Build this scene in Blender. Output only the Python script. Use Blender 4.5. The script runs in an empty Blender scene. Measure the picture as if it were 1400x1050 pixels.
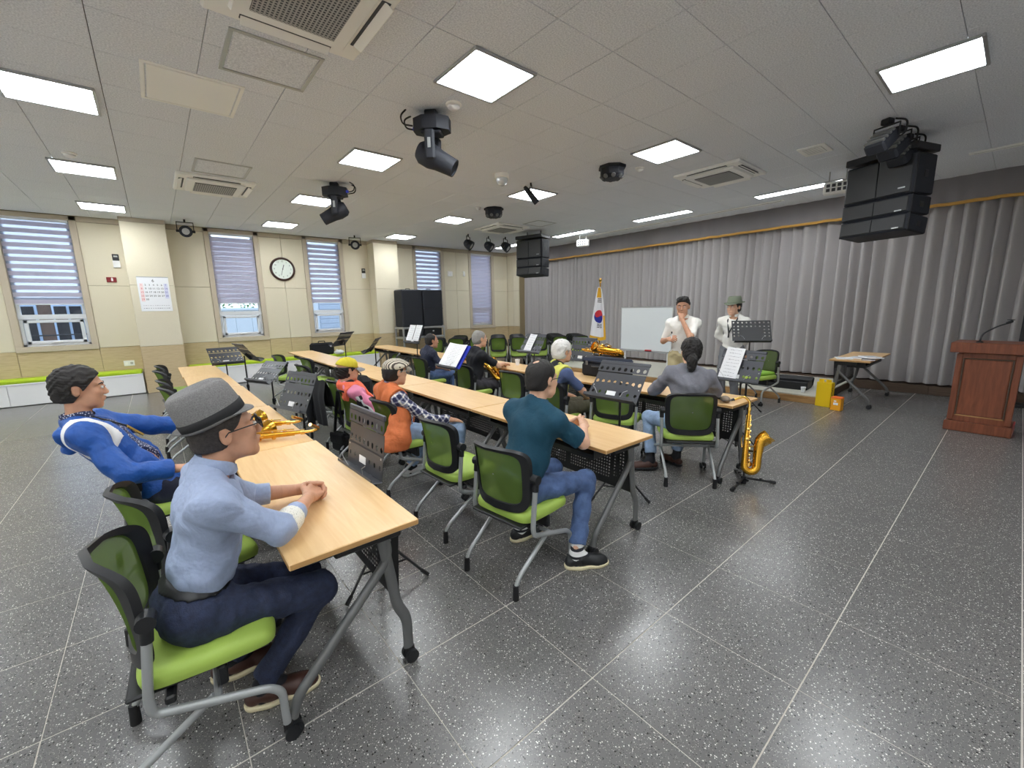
import bpy, math, random
import numpy as np
from mathutils import Vector, Matrix
random.seed(7)
D = bpy.data; S = bpy.context.scene; COL = S.collection
PI = math.pi
def rad(a): return a*PI/180

# ---------------------------------------------------------------- camera, world, exposure
cam = D.objects.new('camera', D.cameras.new('camera')); COL.objects.link(cam)
cam.data.sensor_width = 36.0; cam.data.lens = 14.805; cam.data.clip_start = 0.05
_r, _d, _f = (0.765546, -0.643090, -0.019358), (-0.127945, -0.122683, -0.984164), (0.630531, 0.755899, -0.176200)
cam.matrix_world = Matrix(((_r[0], -_d[0], -_f[0], 0), (_r[1], -_d[1], -_f[1], 0), (_r[2], -_d[2], -_f[2], 1.59), (0, 0, 0, 1)))
S.camera = cam
S.view_settings.view_transform = 'Standard'; S.view_settings.look = 'None'
S.view_settings.gamma = 1.0; S.view_settings.use_curve_mapping = False
S.view_settings.exposure = 1.65
PANEL_LIGHT = 9.0
w = D.worlds.new('sky'); S.world = w; w.use_nodes = True
wn = w.node_tree.nodes; wl = w.node_tree.links
bg = wn['Background']; bg.inputs[1].default_value = 0.85
S.cycles.diffuse_bounces = 7
tc = wn.new('ShaderNodeTexCoord'); sx = wn.new('ShaderNodeSeparateXYZ'); cr = wn.new('ShaderNodeValToRGB')
wl.new(tc.outputs['Generated'], sx.inputs[0]); wl.new(sx.outputs['Z'], cr.inputs[0]); wl.new(cr.outputs[0], bg.inputs[0])
cr.color_ramp.elements[0].color = (0.78, 0.87, 1.0, 1); cr.color_ramp.elements[1].color = (0.62, 0.78, 1.0, 1)

# ---------------------------------------------------------------- materials
def lin(c):
    return tuple((x/255/12.92 if x/255 <= 0.04045 else ((x/255+0.055)/1.055)**2.4) for x in c) + (1,)
def mat(name, col, rough=0.5, metal=0.0, spec=0.5, var=0.0, vscale=20, bump=0.0, bscale=60, stretch=None, emit=0, alpha=None, sheen=0, coat=0, fold=0, fscale=9):
    m = D.materials.new(name); m.use_nodes = True
    nt = m.node_tree; N = nt.nodes; L = nt.links; b = N['Principled BSDF']
    c = lin(col); b.inputs['Base Color'].default_value = c
    b.inputs['Roughness'].default_value = rough; b.inputs['Metallic'].default_value = metal
    b.inputs['Specular IOR Level'].default_value = spec
    if sheen: b.inputs['Sheen Weight'].default_value = sheen
    if coat: b.inputs['Coat Weight'].default_value = coat
    if emit: b.inputs['Emission Color'].default_value = c; b.inputs['Emission Strength'].default_value = emit
    if alpha is not None: b.inputs['Alpha'].default_value = alpha
    if fold:
        t = N.new('ShaderNodeTexCoord'); n = N.new('ShaderNodeTexNoise'); n.inputs['Scale'].default_value = fscale; n.inputs['Detail'].default_value = 3; n.inputs['Distortion'].default_value = 0.35; L.new(t.outputs['Object'], n.inputs[0])
        fb = N.new('ShaderNodeBump'); fb.inputs['Strength'].default_value = fold; fb.inputs['Distance'].default_value = 0.03; L.new(n.outputs[0], fb.inputs['Height']); L.new(fb.outputs[0], b.inputs['Normal'])
    if var or bump:
        t = N.new('ShaderNodeTexCoord'); mp = N.new('ShaderNodeMapping'); L.new(t.outputs['Object'], mp.inputs[0])
        if stretch: mp.inputs['Scale'].default_value = stretch
        if var:
            n = N.new('ShaderNodeTexNoise'); n.inputs['Scale'].default_value = vscale; n.inputs['Detail'].default_value = 4
            L.new(mp.outputs[0], n.inputs[0])
            r = N.new('ShaderNodeValToRGB'); L.new(n.outputs[0], r.inputs[0])
            r.color_ramp.elements[0].position = 0.3; r.color_ramp.elements[1].position = 0.7
            r.color_ramp.elements[0].color = tuple(x*(1-var) for x in c[:3])+(1,)
            r.color_ramp.elements[1].color = tuple(min(1, x*(1+var)) for x in c[:3])+(1,)
            L.new(r.outputs[0], b.inputs['Base Color'])
        if bump:
            n2 = N.new('ShaderNodeTexNoise'); n2.inputs['Scale'].default_value = bscale; n2.inputs['Detail'].default_value = 3
            L.new(mp.outputs[0], n2.inputs[0])
            bp = N.new('ShaderNodeBump'); bp.inputs['Strength'].default_value = bump; bp.inputs['Distance'].default_value = 0.01
            L.new(n2.outputs[0], bp.inputs['Height']); L.new(bp.outputs[0], b.inputs['Normal'])
            if fold: L.new(fb.outputs[0], bp.inputs['Normal'])
    return m
def ramp(N, pts):
    r = N.new('ShaderNodeValToRGB'); e = r.color_ramp.elements
    while len(e) > 1: e.remove(e[0])
    e[0].position = pts[0][0]; e[0].color = pts[0][1]
    for p, c in pts[1:]:
        q = e.new(p); q.color = c
    return r
def terrazzo():
    m = mat('terrazzo', (100, 98, 97), 0.27, 0, 0.7); nt = m.node_tree; N = nt.nodes; L = nt.links; b = N['Principled BSDF']
    g = N.new('ShaderNodeNewGeometry')
    n = N.new('ShaderNodeTexNoise'); n.inputs['Scale'].default_value = 0.7; n.inputs['Detail'].default_value = 1; L.new(g.outputs['Position'], n.inputs[0])
    base = ramp(N, [(0.3, lin((104, 103, 102))), (0.7, lin((110, 109, 108)))]); L.new(n.outputs[0], base.inputs[0])
    out = base.outputs[0]
    for sc, thr, col, seed in ((125, 0.10, (224, 221, 216), 0), (95, 0.085, (38, 36, 36), 3.1), (215, 0.16, (172, 168, 164), 6.7), (190, 0.13, (52, 50, 50), 9.3)):
        mp = N.new('ShaderNodeMapping'); mp.inputs['Location'].default_value = (seed, seed*1.7, 0); L.new(g.outputs['Position'], mp.inputs[0])
        v = N.new('ShaderNodeTexVoronoi'); v.inputs['Scale'].default_value = sc; L.new(mp.outputs[0], v.inputs[0])
        # chip only in the cells whose random colour falls under a threshold, radius from the distance
        s = N.new('ShaderNodeSeparateColor'); L.new(v.outputs['Color'], s.inputs[0])
        lt = N.new('ShaderNodeMath'); lt.operation = 'LESS_THAN'; lt.inputs[1].default_value = thr*1.6; L.new(s.outputs[0], lt.inputs[0])
        ld = N.new('ShaderNodeMath'); ld.operation = 'LESS_THAN'; ld.inputs[1].default_value = 0.33; L.new(v.outputs['Distance'], ld.inputs[0])
        mu = N.new('ShaderNodeMath'); mu.operation = 'MULTIPLY'; L.new(lt.outputs[0], mu.inputs[0]); L.new(ld.outputs[0], mu.inputs[1])
        mx = N.new('ShaderNodeMix'); mx.data_type = 'RGBA'; mx.inputs[7].default_value = lin(col)
        L.new(mu.outputs[0], mx.inputs[0]); L.new(out, mx.inputs[6]); out = mx.outputs[2]
    L.new(out, b.inputs['Base Color'])
    return m
def ceiling_board():
    m = mat('ceiling_board', (236, 232, 228), 0.9, 0, 0.2); nt = m.node_tree; N = nt.nodes; L = nt.links; b = N['Principled BSDF']
    g = N.new('ShaderNodeNewGeometry')
    n = N.new('ShaderNodeTexNoise'); n.inputs['Scale'].default_value = 90; n.inputs['Detail'].default_value = 6; L.new(g.outputs['Position'], n.inputs[0])
    r = ramp(N, [(0.35, lin((212, 216, 224))), (0.65, lin((244, 247, 253)))]); L.new(n.outputs[0], r.inputs[0]); L.new(r.outputs[0], b.inputs['Base Color'])
    bp = N.new('ShaderNodeBump'); bp.inputs['Strength'].default_value = 0.25; bp.inputs['Distance'].default_value = 0.004; L.new(n.outputs[0], bp.inputs['Height']); L.new(bp.outputs[0], b.inputs['Normal'])
    return m
def wood(name, c1, c2, scale=(1, 12, 12), rough=0.35, sc=6):
    m = mat(name, c1, rough); nt = m.node_tree; N = nt.nodes; L = nt.links; b = N['Principled BSDF']
    t = N.new('ShaderNodeTexCoord'); mp = N.new('ShaderNodeMapping'); mp.inputs['Scale'].default_value = scale; L.new(t.outputs['Object'], mp.inputs[0])
    n = N.new('ShaderNodeTexNoise'); n.inputs['Scale'].default_value = sc; n.inputs['Detail'].default_value = 6; n.inputs['Distortion'].default_value = 0.6; L.new(mp.outputs[0], n.inputs[0])
    r = ramp(N, [(0.3, lin(c1)), (0.7, lin(c2))]); L.new(n.outputs[0], r.inputs[0]); L.new(r.outputs[0], b.inputs['Base Color'])
    return m
def stripes(name, bands, axis=2, scale=1.0, rough=0.6):
    """bands: [(pos,color)] over one period along an object axis"""
    m = mat(name, bands[0][1], rough); nt = m.node_tree; N = nt.nodes; L = nt.links; b = N['Principled BSDF']
    t = N.new('ShaderNodeTexCoord'); s = N.new('ShaderNodeSeparateXYZ'); L.new(t.outputs['Object'], s.inputs[0])
    mu = N.new('ShaderNodeMath'); mu.operation = 'MULTIPLY'; mu.inputs[1].default_value = scale; L.new(s.outputs[axis], mu.inputs[0])
    fr = N.new('ShaderNodeMath'); fr.operation = 'FRACT'; L.new(mu.outputs[0], fr.inputs[0])
    r = ramp(N, [(p, lin(c)) for p, c in bands]); r.color_ramp.interpolation = 'CONSTANT'; L.new(fr.outputs[0], r.inputs[0]); L.new(r.outputs[0], b.inputs['Base Color'])
    return m
def plaid():
    m = mat('plaid_cotton', (46, 50, 92), 0.8); nt = m.node_tree; N = nt.nodes; L = nt.links; b = N['Principled BSDF']
    t = N.new('ShaderNodeTexCoord'); s = N.new('ShaderNodeSeparateXYZ'); mp = N.new('ShaderNodeMapping'); mp.inputs['Rotation'].default_value = (0, 0.6, 0.3)
    L.new(t.outputs['Object'], mp.inputs[0]); L.new(mp.outputs[0], s.inputs[0]); outs = []
    for ax in (0, 1, 2):
        mu = N.new('ShaderNodeMath'); mu.operation = 'MULTIPLY'; mu.inputs[1].default_value = 21; L.new(s.outputs[ax], mu.inputs[0])
        fr = N.new('ShaderNodeMath'); fr.operation = 'FRACT'; L.new(mu.outputs[0], fr.inputs[0])
        lt = N.new('ShaderNodeMath'); lt.operation = 'LESS_THAN'; lt.inputs[1].default_value = 0.28; L.new(fr.outputs[0], lt.inputs[0]); outs.append(lt.outputs[0])
    a = N.new('ShaderNodeMath'); L.new(outs[0], a.inputs[0]); L.new(outs[1], a.inputs[1]); a2 = N.new('ShaderNodeMath'); L.new(a.outputs[0], a2.inputs[0]); L.new(outs[2], a2.inputs[1])
    dv = N.new('ShaderNodeMath'); dv.operation = 'DIVIDE'; dv.inputs[1].default_value = 3; L.new(a2.outputs[0], dv.inputs[0])
    r = ramp(N, [(0.0, lin((36, 40, 78))), (0.3, lin((120, 122, 150))), (0.6, lin((215, 210, 205))), (0.95, lin((240, 236, 228)))]); L.new(dv.outputs[0], r.inputs[0]); L.new(r.outputs[0], b.inputs['Base Color'])
    return m
def dotted(name, c1, c2, scale, thr=0.3, rough=0.75):
    m = mat(name, c1, rough); nt = m.node_tree; N = nt.nodes; L = nt.links; b = N['Principled BSDF']
    t = N.new('ShaderNodeTexCoord'); v = N.new('ShaderNodeTexVoronoi'); v.inputs['Scale'].default_value = scale; L.new(t.outputs['Object'], v.inputs[0])
    r = ramp(N, [(0.0, lin(c2)), (thr, lin(c2)), (thr+0.06, lin(c1))]); L.new(v.outputs['Distance'], r.inputs[0]); L.new(r.outputs[0], b.inputs['Base Color'])
    return m
def sheer(name, col, a, rough=0.7, trans=True):
    m = D.materials.new(name); m.use_nodes = True; nt = m.node_tree; N = nt.nodes; L = nt.links
    N.remove(N['Principled BSDF']); o = N['Material Output']
    df = N.new('ShaderNodeBsdfDiffuse'); df.inputs[0].default_value = lin(col)
    tl = N.new('ShaderNodeBsdfTranslucent'); tl.inputs[0].default_value = lin(col)
    tp = N.new('ShaderNodeBsdfTransparent')
    m1 = N.new('ShaderNodeMixShader'); m1.inputs[0].default_value = 0.45; L.new(df.outputs[0], m1.inputs[1]); L.new(tl.outputs[0], m1.inputs[2])
    m2 = N.new('ShaderNodeMixShader'); m2.inputs[0].default_value = a; L.new(tp.outputs[0], m2.inputs[1]); L.new(m1.outputs[0], m2.inputs[2]); L.new(m2.outputs[0], o.inputs[0])
    return m
def glass():
    m = D.materials.new('window_glass'); m.use_nodes = True; nt = m.node_tree; N = nt.nodes; L = nt.links
    N.remove(N['Principled BSDF']); o = N['Material Output']
    gl = N.new('ShaderNodeBsdfGlossy'); gl.inputs['Roughness'].default_value = 0.02; tp = N.new('ShaderNodeBsdfTransparent'); tp.inputs[0].default_value = (0.9, 0.95, 1, 1)
    fr = N.new('ShaderNodeFresnel'); fr.inputs[0].default_value = 1.45; mx = N.new('ShaderNodeMixShader')
    L.new(fr.outputs[0], mx.inputs[0]); L.new(tp.outputs[0], mx.inputs[1]); L.new(gl.outputs[0], mx.inputs[2]); L.new(mx.outputs[0], o.inputs[0])
    return m
X = {}
X['floor'] = terrazzo(); X['grout'] = mat('grout', (190, 184, 174), 0.8)
X['ceil'] = ceiling_board(); X['ceilgap'] = mat('ceiling_gap', (92, 90, 88), 0.9)
X['wallwhite'] = mat('white_wall_paint', (240, 238, 232), 0.8)
X['panel'] = mat('cream_fabric_panel', (220, 212, 190), 0.85, 0, 0.2, var=0.03, vscale=120, bump=0.08, bscale=300)
X['joint'] = mat('panel_joint', (150, 134, 104), 0.9)
X['wains'] = wood('light_oak_panel', (188, 167, 130), (206, 187, 150), (1.2, 1.2, 16), 0.5, 5)
X['frame'] = mat('taupe_frame', (196, 184, 164), 0.6)
X['pvc'] = mat('white_pvc', (222, 226, 232), 0.35)
X['glass'] = glass()
X['blindo'] = sheer('blind_opaque', (214, 211, 224), 0.985); X['blinds'] = sheer('blind_sheer', (176, 190, 214), 0.62)
X['alu'] = mat('aluminium', (188, 190, 192), 0.35, 0.8)
X['white'] = mat('white_paint', (236, 237, 238), 0.45); X['acwhite'] = mat('appliance_white', (247, 247, 244), 0.45)
X['acgrille'] = mat('grille_grey', (176, 176, 176), 0.6); X['acdark'] = mat('dark_blue_grey', (74, 76, 82), 0.7)  # one dark grey for filters, air slots, lens windows and case lining
X['standm'] = mat('stand_grey_metal', (74, 76, 82), 0.36, 0.35)
X['green'] = mat('green_cushion', (176, 206, 30), 0.6)
X['black'] = mat('black_plastic', (26, 27, 30), 0.45); X['blackm'] = mat('black_metal', (30, 30, 33), 0.4, 0.2)
X['blackcloth'] = mat('black_cloth', (24, 25, 29), 0.9, bump=0.3, bscale=90)
X['navyblack'] = mat('loudspeaker_black', (30, 33, 42), 0.65, bump=0.2, bscale=250)
X['seat'] = mat('lime_vinyl', (166, 194, 88), 0.5, 0, 0.4, bump=0.05, bscale=400)
X['seatdk'] = mat('seat_underside', (40, 42, 40), 0.7)
X['silver'] = mat('silver_powdercoat', (172, 175, 176), 0.38, 0.45)
X['gunmetal'] = mat('grey_powdercoat', (112, 113, 113), 0.4, 0.35); X['rubber'] = mat('rubber', (22, 22, 24), 0.7)
X['meshback'] = sheer('green_mesh', (98, 120, 58), 0.86)
X['beech'] = wood('beech_laminate', (226, 184, 128), (236, 200, 148), (14, 1.0, 14), 0.32, 3)
X['beechedge'] = mat('beech_edge', (190, 146, 92), 0.5)
X['tabledk'] = mat('table_black_steel', (44, 45, 46), 0.5, 0.1)
X['curtain'] = mat('grey_drape', (172, 168, 168), 0.95, 0, 0.1, var=0.05, vscale=200, sheen=0.2)
X['valance'] = mat('grey_valance', (136, 132, 135), 0.95, 0, 0.1)
X['gold'] = mat('gold_braid', (206, 158, 78), 0.6, 0.0)
X['stagewood'] = wood('stage_wood', (150, 108, 62), (190, 150, 98), (14, 1, 8), 0.5, 4)
X['stagedark'] = wood('stage_dark_wood', (74, 58, 46), (92, 74, 60), (14, 1, 8), 0.5, 4)
X['vinyl'] = mat('pale_vinyl', (200, 198, 186), 0.5)
X['lectern'] = wood('mahogany_veneer', (108, 58, 38), (134, 76, 50), (12, 12, 1.2), 0.35, 3)
X['brass'] = mat('lacquered_brass', (226, 170, 62), 0.22, 1.0); X['brassd'] = mat('polished_gold', (240, 198, 110), 0.16, 1.0)
X['paper'] = mat('paper', (240, 242, 246), 0.7); X['ink'] = mat('ink_black', (30, 30, 34), 0.7)
X['red'] = mat('red_plastic', (196, 40, 50), 0.5); X['dkred'] = mat('dark_red', (130, 24, 30), 0.5); X['blue'] = mat('cobalt_blue', (40, 60, 190), 0.5)
X['yellow'] = mat('yellow_paper', (240, 202, 16), 0.5); X['orange'] = mat('orange_card', (244, 170, 30), 0.5); X['orange2'] = mat('red_orange_card', (240, 110, 40), 0.5)
X['lamp'] = mat('led_diffuser', (255, 255, 255), 0.5); _b = X['lamp'].node_tree.nodes['Principled BSDF']
_b.inputs['Emission Color'].default_value = (0.935, 0.975, 1.0, 1); _b.inputs['Emission Strength'].default_value = PANEL_LIGHT

# ---------------------------------------------------------------- mesh helpers
def _ortho(t):
    a = Vector((0, 0, 1)) if abs(t.z) < 0.9 else Vector((1, 0, 0))
    n = t.cross(a).normalized(); return n, t.cross(n).normalized()
class MB:
    def __init__(s): s.v = []; s.f = []; s.m = []; s.cm = 0
    def add(s, vs, fs):
        o = len(s.v); s.v += [tuple(x) for x in vs]
        for f in fs: s.f.append(tuple(o+i for i in f)); s.m.append(s.cm)
        return s
    def box(s, c, d, bev=0.0, M=None):
        x, y, z = d[0]/2, d[1]/2, d[2]/2; b = min(bev, x*.9, y*.9, z*.9)
        vs = []; fs = []
        if b <= 0:
            vs = [(i*x, j*y, k*z) for i in (-1, 1) for j in (-1, 1) for k in (-1, 1)]
            fs = [(0, 1, 3, 2), (4, 6, 7, 5), (0, 4, 5, 1), (2, 3, 7, 6), (0, 2, 6, 4), (1, 5, 7, 3)]
        else:
            idx = {}
            for i in (-1, 1):
                for j in (-1, 1):
                    for k in (-1, 1):
                        for a in range(3):
                            p = [i*(x-b), j*(y-b), k*(z-b)]; p[a] = (i*x, j*y, k*z)[a]
                            idx[i, j, k, a] = len(vs); vs.append(tuple(p))
            for a in range(3):
                u, w2 = [(1, 2), (2, 0), (0, 1)][a]
                for sg in (-1, 1):
                    q = []
                    for (p, r) in ((-1, -1), (1, -1), (1, 1), (-1, 1)):
                        t = [0, 0, 0]; t[a] = sg; t[u] = p; t[w2] = r; q.append(idx[t[0], t[1], t[2], a])
                    fs.append(tuple(q) if sg > 0 else tuple(q[::-1]))
            for a in range(3):
                u, w2 = [(1, 2), (2, 0), (0, 1)][a]
                for p in (-1, 1):
                    for r in (-1, 1):
                        t0 = [0, 0, 0]; t0[a] = -1; t0[u] = p; t0[w2] = r; t1 = list(t0); t1[a] = 1
                        q = (idx[t0[0], t0[1], t0[2], u], idx[t1[0], t1[1], t1[2], u], idx[t1[0], t1[1], t1[2], w2], idx[t0[0], t0[1], t0[2], w2])
                        fs.append(q[::-1] if p*r > 0 else q)
            for i in (-1, 1):
                for j in (-1, 1):
                    for k in (-1, 1):
                        q = tuple(idx[i, j, k, a] for a in range(3)); fs.append(q if i*j*k > 0 else q[::-1])
        c = Vector(c)
        vs = [(M @ Vector(p) if M else Vector(p)) + c for p in vs]
        return s.add(vs, fs)
    def tube(s, path, r, n=8, caps=True, flat=None):
        P = [Vector(p) for p in path]; R = r if isinstance(r, (list, tuple)) else [r]*len(P)
        T = [(P[min(i+1, len(P)-1)]-P[max(i-1, 0)]).normalized() for i in range(len(P))]
        nn, _ = _ortho(T[0]); vs = []; fs = []
        if flat: nn = Vector(flat) - T[0]*Vector(flat).dot(T[0]); nn.normalize()
        for i, p in enumerate(P):
            nn = (nn-T[i]*nn.dot(T[i])).normalized(); bb = T[i].cross(nn)
            for k in range(n):
                a = 2*PI*k/n; vs.append(p+(nn*math.cos(a)+bb*math.sin(a)*(0.6 if flat else 1))*R[i])
        for i in range(len(P)-1):
            for k in range(n):
                k2 = (k+1) % n; fs.append((i*n+k, i*n+k2, (i+1)*n+k2, (i+1)*n+k))
        if caps: fs.append(tuple(range(n))[::-1]); fs.append(tuple((len(P)-1)*n+k for k in range(n)))
        return s.add(vs, fs)
    def cyl(s, a, b, r, n=16): return s.tube([a, b], r, n)
    def lathe(s, prof, n=20, M=None, sx=1, sy=1, caps=True):
        vs = []; fs = []
        for r, z in prof:
            for k in range(n):
                a = 2*PI*k/n; p = Vector((r*math.cos(a)*sx, r*math.sin(a)*sy, z)); vs.append(M @ p if M else p)
        for i in range(len(prof)-1):
            for k in range(n):
                k2 = (k+1) % n; fs.append((i*n+k, i*n+k2, (i+1)*n+k2, (i+1)*n+k))
        if caps and prof[0][0] > 1e-5: fs.append(tuple(range(n))[::-1])
        if caps and prof[-1][0] > 1e-5: fs.append(tuple((len(prof)-1)*n+k for k in range(n)))
        return s.add(vs, fs)
    def ball(s, c, r, n=12, m=8):
        r = (r, r, r) if not isinstance(r, (tuple, list)) else r
        M = Matrix.Translation(c) @ Matrix.Diagonal((r[0], r[1], r[2], 1))
        return s.lathe([(max(1e-6, math.sin(PI*i/m)), -math.cos(PI*i/m)) for i in range(m+1)], n, M)
    def prism(s, poly, h, M=None):
        n = len(poly); vs = [Vector((x, y, 0)) for x, y in poly]+[Vector((x, y, h)) for x, y in poly]
        if M: vs = [M @ v for v in vs]
        fs = [tuple(range(n))[::-1], tuple(range(n, 2*n))]+[(i, (i+1) % n, n+(i+1) % n, n+i) for i in range(n)]
        return s.add(vs, fs)
    def quad(s, a, b, c, d): return s.add([a, b, c, d], [(0, 1, 2, 3)])
    def grid(s, fn, nu, nv):
        vs = [fn(i/nu, j/nv) for j in range(nv+1) for i in range(nu+1)]
        fs = [(j*(nu+1)+i, j*(nu+1)+i+1, (j+1)*(nu+1)+i+1, (j+1)*(nu+1)+i) for j in range(nv) for i in range(nu)]
        return s.add(vs, fs)
    def mesh(s, name, mats, smooth=True, angle=40):
        me = D.meshes.new(name); me.from_pydata(s.v, [], s.f)
        for m in (mats if isinstance(mats, (list, tuple)) else [mats]): me.materials.append(m)
        if any(s.m): me.polygons.foreach_set('material_index', s.m)
        if smooth:
            me.polygons.foreach_set('use_smooth', [True]*len(me.polygons)); me.set_sharp_from_angle(angle=rad(angle))
        me.update(); return me
    def build(s, name, mats, parent=None, loc=None, rotz=0, **kw):
        return link(name, s.mesh(name, mats, **kw), parent, loc, rotz)
def link(name, me, parent=None, loc=None, rotz=0):
    o = D.objects.new(name, me); COL.objects.link(o)
    if parent: o.parent = parent
    if loc is not None: o.location = loc
    if rotz: o.rotation_euler[2] = rotz
    return o
def tag(o, label, cat, group=None, kind=None):
    if label: o['label'] = label
    if cat: o['category'] = cat
    if group: o['group'] = group
    if kind: o['kind'] = kind
    return o
def thing(name, label, cat, loc=(0, 0, 0), rotz=0, group=None):
    o = D.objects.new(name, None); COL.objects.link(o); o.location = loc; o.rotation_euler[2] = rotz; o.empty_display_size = 0.1
    return tag(o, label, cat, group)
def struct(o): o['kind'] = 'structure'; return o
def copy_tree(o, parent=None):
    c = o.copy(); COL.objects.link(c)
    if parent: c.parent = parent
    for ch in o.children: copy_tree(ch, c)
    return c
def place(proto, used, loc, rotz, label, group=None):
    o = copy_tree(proto) if used else proto
    o.location = loc; o.rotation_euler[2] = rotz; o['label'] = label
    if group: o['group'] = group
    elif 'group' in o.keys(): del o['group']
    return o
def fillet(pts, r, n=5):
    P = [Vector(p) for p in pts]; out = [P[0]]
    for i in range(1, len(P)-1):
        a, b, c = P[i-1], P[i], P[i+1]; d1 = (a-b); d2 = (c-b); q = min(r, d1.length*.45, d2.length*.45)
        p0 = b+d1.normalized()*q; p2 = b+d2.normalized()*q
        for k in range(n+1):
            t = k/n; out.append(p0*(1-t)**2+b*2*t*(1-t)+p2*t*t)
    out.append(P[-1]); return out
def text_mesh(txt, size, m, align='CENTER', ext=0.0005):
    cu = D.curves.new('txt', 'FONT'); cu.body = txt; cu.size = size; cu.align_x = align; cu.align_y = 'CENTER'; cu.extrude = ext; cu.resolution_u = 2
    o = D.objects.new('txt', cu); me = D.meshes.new_from_object(o); D.objects.remove(o); D.curves.remove(cu)
    me.materials.clear(); me.materials.append(m); return me
# ---------------------------------------------------------------- room shell
CZ = 3.5
def in_view(x, y, lim=60):
    a = math.atan2(y, x)-math.atan2(0.7559, 0.6305); return abs((a+PI) % (2*PI)-PI) < rad(lim)
fl = struct(MB().box((3.05, 4.15, -0.0515), (14.9, 15.9, 0.1)).build('floor', X['grout'], smooth=False))
T = 0.6; cells = []
for i in range(-8, 18):
    for j in range(-8, 21):
        x0, y0 = 0.062+T*i, -0.195+T*j; x1, y1 = x0+T, y0+T
        if x1 > -4.2 and x0 < 10.25 and y1 > -3.5 and y0 < 11.85: cells.append((max(x0, -4.2), min(x1, 10.25), max(y0, -3.5), min(y1, 11.85)))
def tile_mb(w, d, t=0.012): return MB().box((0, 0, -t/2), (w-0.0035, d-0.0055, t), 0.0008)
full = [c for c in cells if abs(c[1]-c[0]-T) < 1e-6 and abs(c[3]-c[2]-T) < 1e-6]
def near(c): return math.hypot((c[0]+c[1])/2, (c[2]+c[3])/2)
vis = sorted([c for c in full if in_view((c[0]+c[1])/2, (c[2]+c[3])/2)], key=near)[:300]
tm = tile_mb(T, T).mesh('tile', X['floor'], smooth=False)
for c in vis: link('tile', tm, fl, ((c[0]+c[1])/2, (c[2]+c[3])/2, 0))
rest = MB(); vs_ = set(vis)
for c in cells:
    if c not in vs_: rest.box(((c[0]+c[1])/2, (c[2]+c[3])/2, -0.006), (c[1]-c[0]-0.007, c[3]-c[2]-0.007, 0.012))
rest.build('far_tiles', X['floor'], fl, smooth=False)['kind'] = 'stuff'

ce = struct(MB().box((3.05, 4.15, CZ+0.07), (14.9, 15.9, 0.1)).build('ceiling', X['ceilgap'], smooth=False))
TX, TY = 0.605, 0.58; cells = []
for i in range(-12, 15):
    for j in range(-11, 18):
        x0, y0 = 2.33+TX*i, 2.24+TY*j
        if x0+TX > -4.2 and x0 < 10.25 and y0+TY > -3.5 and y0 < 11.88: cells.append((max(x0, -4.2), min(x0+TX, 10.25), max(y0, -3.5), min(y0+TY, 11.88)))
full = [c for c in cells if abs(c[1]-c[0]-TX) < 1e-6 and abs(c[3]-c[2]-TY) < 1e-6]
vis = sorted([c for c in full if in_view((c[0]+c[1])/2, (c[2]+c[3])/2, 58) and near(c) > 1.7], key=near)[:300]
tm = MB().box((0, 0, 0.008), (TX-0.005, TY-0.004, 0.016), 0.002).mesh('ceiling_tile', X['ceil'], smooth=False)
for c in vis: link('ceiling_tile', tm, ce, ((c[0]+c[1])/2, (c[2]+c[3])/2, CZ))
rest = MB(); vs_ = set(vis)
for c in cells:
    if c not in vs_: rest.box(((c[0]+c[1])/2, (c[2]+c[3])/2, CZ+0.008), (c[1]-c[0]-0.004, c[3]-c[2]-0.004, 0.016))
rest.build('far_ceiling_tiles', X['ceil'], ce, smooth=False)['kind'] = 'stuff'

# walls: the window wall is y = 11.9
WY = 11.9; WIN = [(-2.04, -0.92, 1.83), (1.07, 2.13, 1.83), (3.10, 4.10, 1.83), (6.14, 7.22, 1.10), (8.15, 9.20, 1.08)]
WB, WT = 0.95, 3.46
core = MB(); xs = [-4.3]+[v for w_ in WIN for v in w_[:2]]+[9.85]
for k in range(0, len(xs), 2): core.box(((xs[k]+xs[k+1])/2, WY+0.13, 1.78), (xs[k+1]-xs[k], 0.2, 3.56))
for a, b, _ in WIN:
    core.box(((a+b)/2, WY+0.13, WB/2), (b-a, 0.2, WB)); core.box(((a+b)/2, WY+0.13, (WT+3.56)/2), (b-a, 0.2, 3.56-WT))
wf = struct(core.build('wall_far', X['joint'], smooth=False))
def panelx(x0, x1, z0, z1, m, y=WY, name='wall_panel', par=None, t=0.03):
    MB().box(((x0+x1)/2, y+t/2, (z0+z1)/2), (x1-x0-0.006, t, z1-z0-0.006), 0.003).build(name, m, par or wf, smooth=False)
for a, b in [(-4.2, -3.1), (-3.1, -2.04), (-0.92, -0.29), (0.41, 1.07), (2.13, 2.61), (2.61, 3.10), (4.10, 4.78), (5.47, 6.14), (7.22, 7.67), (7.67, 8.15), (9.20, 9.8)]:
    panelx(a, b, 2.2, 3.40, X['panel']); panelx(a, b, 0.97, 2.2, X['panel']); panelx(a, b, 0.40, 0.97, X['wains'], name='oak_panel'); panelx(a, b, 0, 0.40, X['wains'], name='oak_panel')
    panelx(a, b, 3.40, 3.5, X['frame'], y=WY-0.012, name='crown_strip')
for a, b, _ in WIN: panelx(a, b, 0.40, WB, X['wains'], name='oak_panel'); panelx(a, b, 0, 0.40, X['wains'], name='oak_panel')
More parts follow.
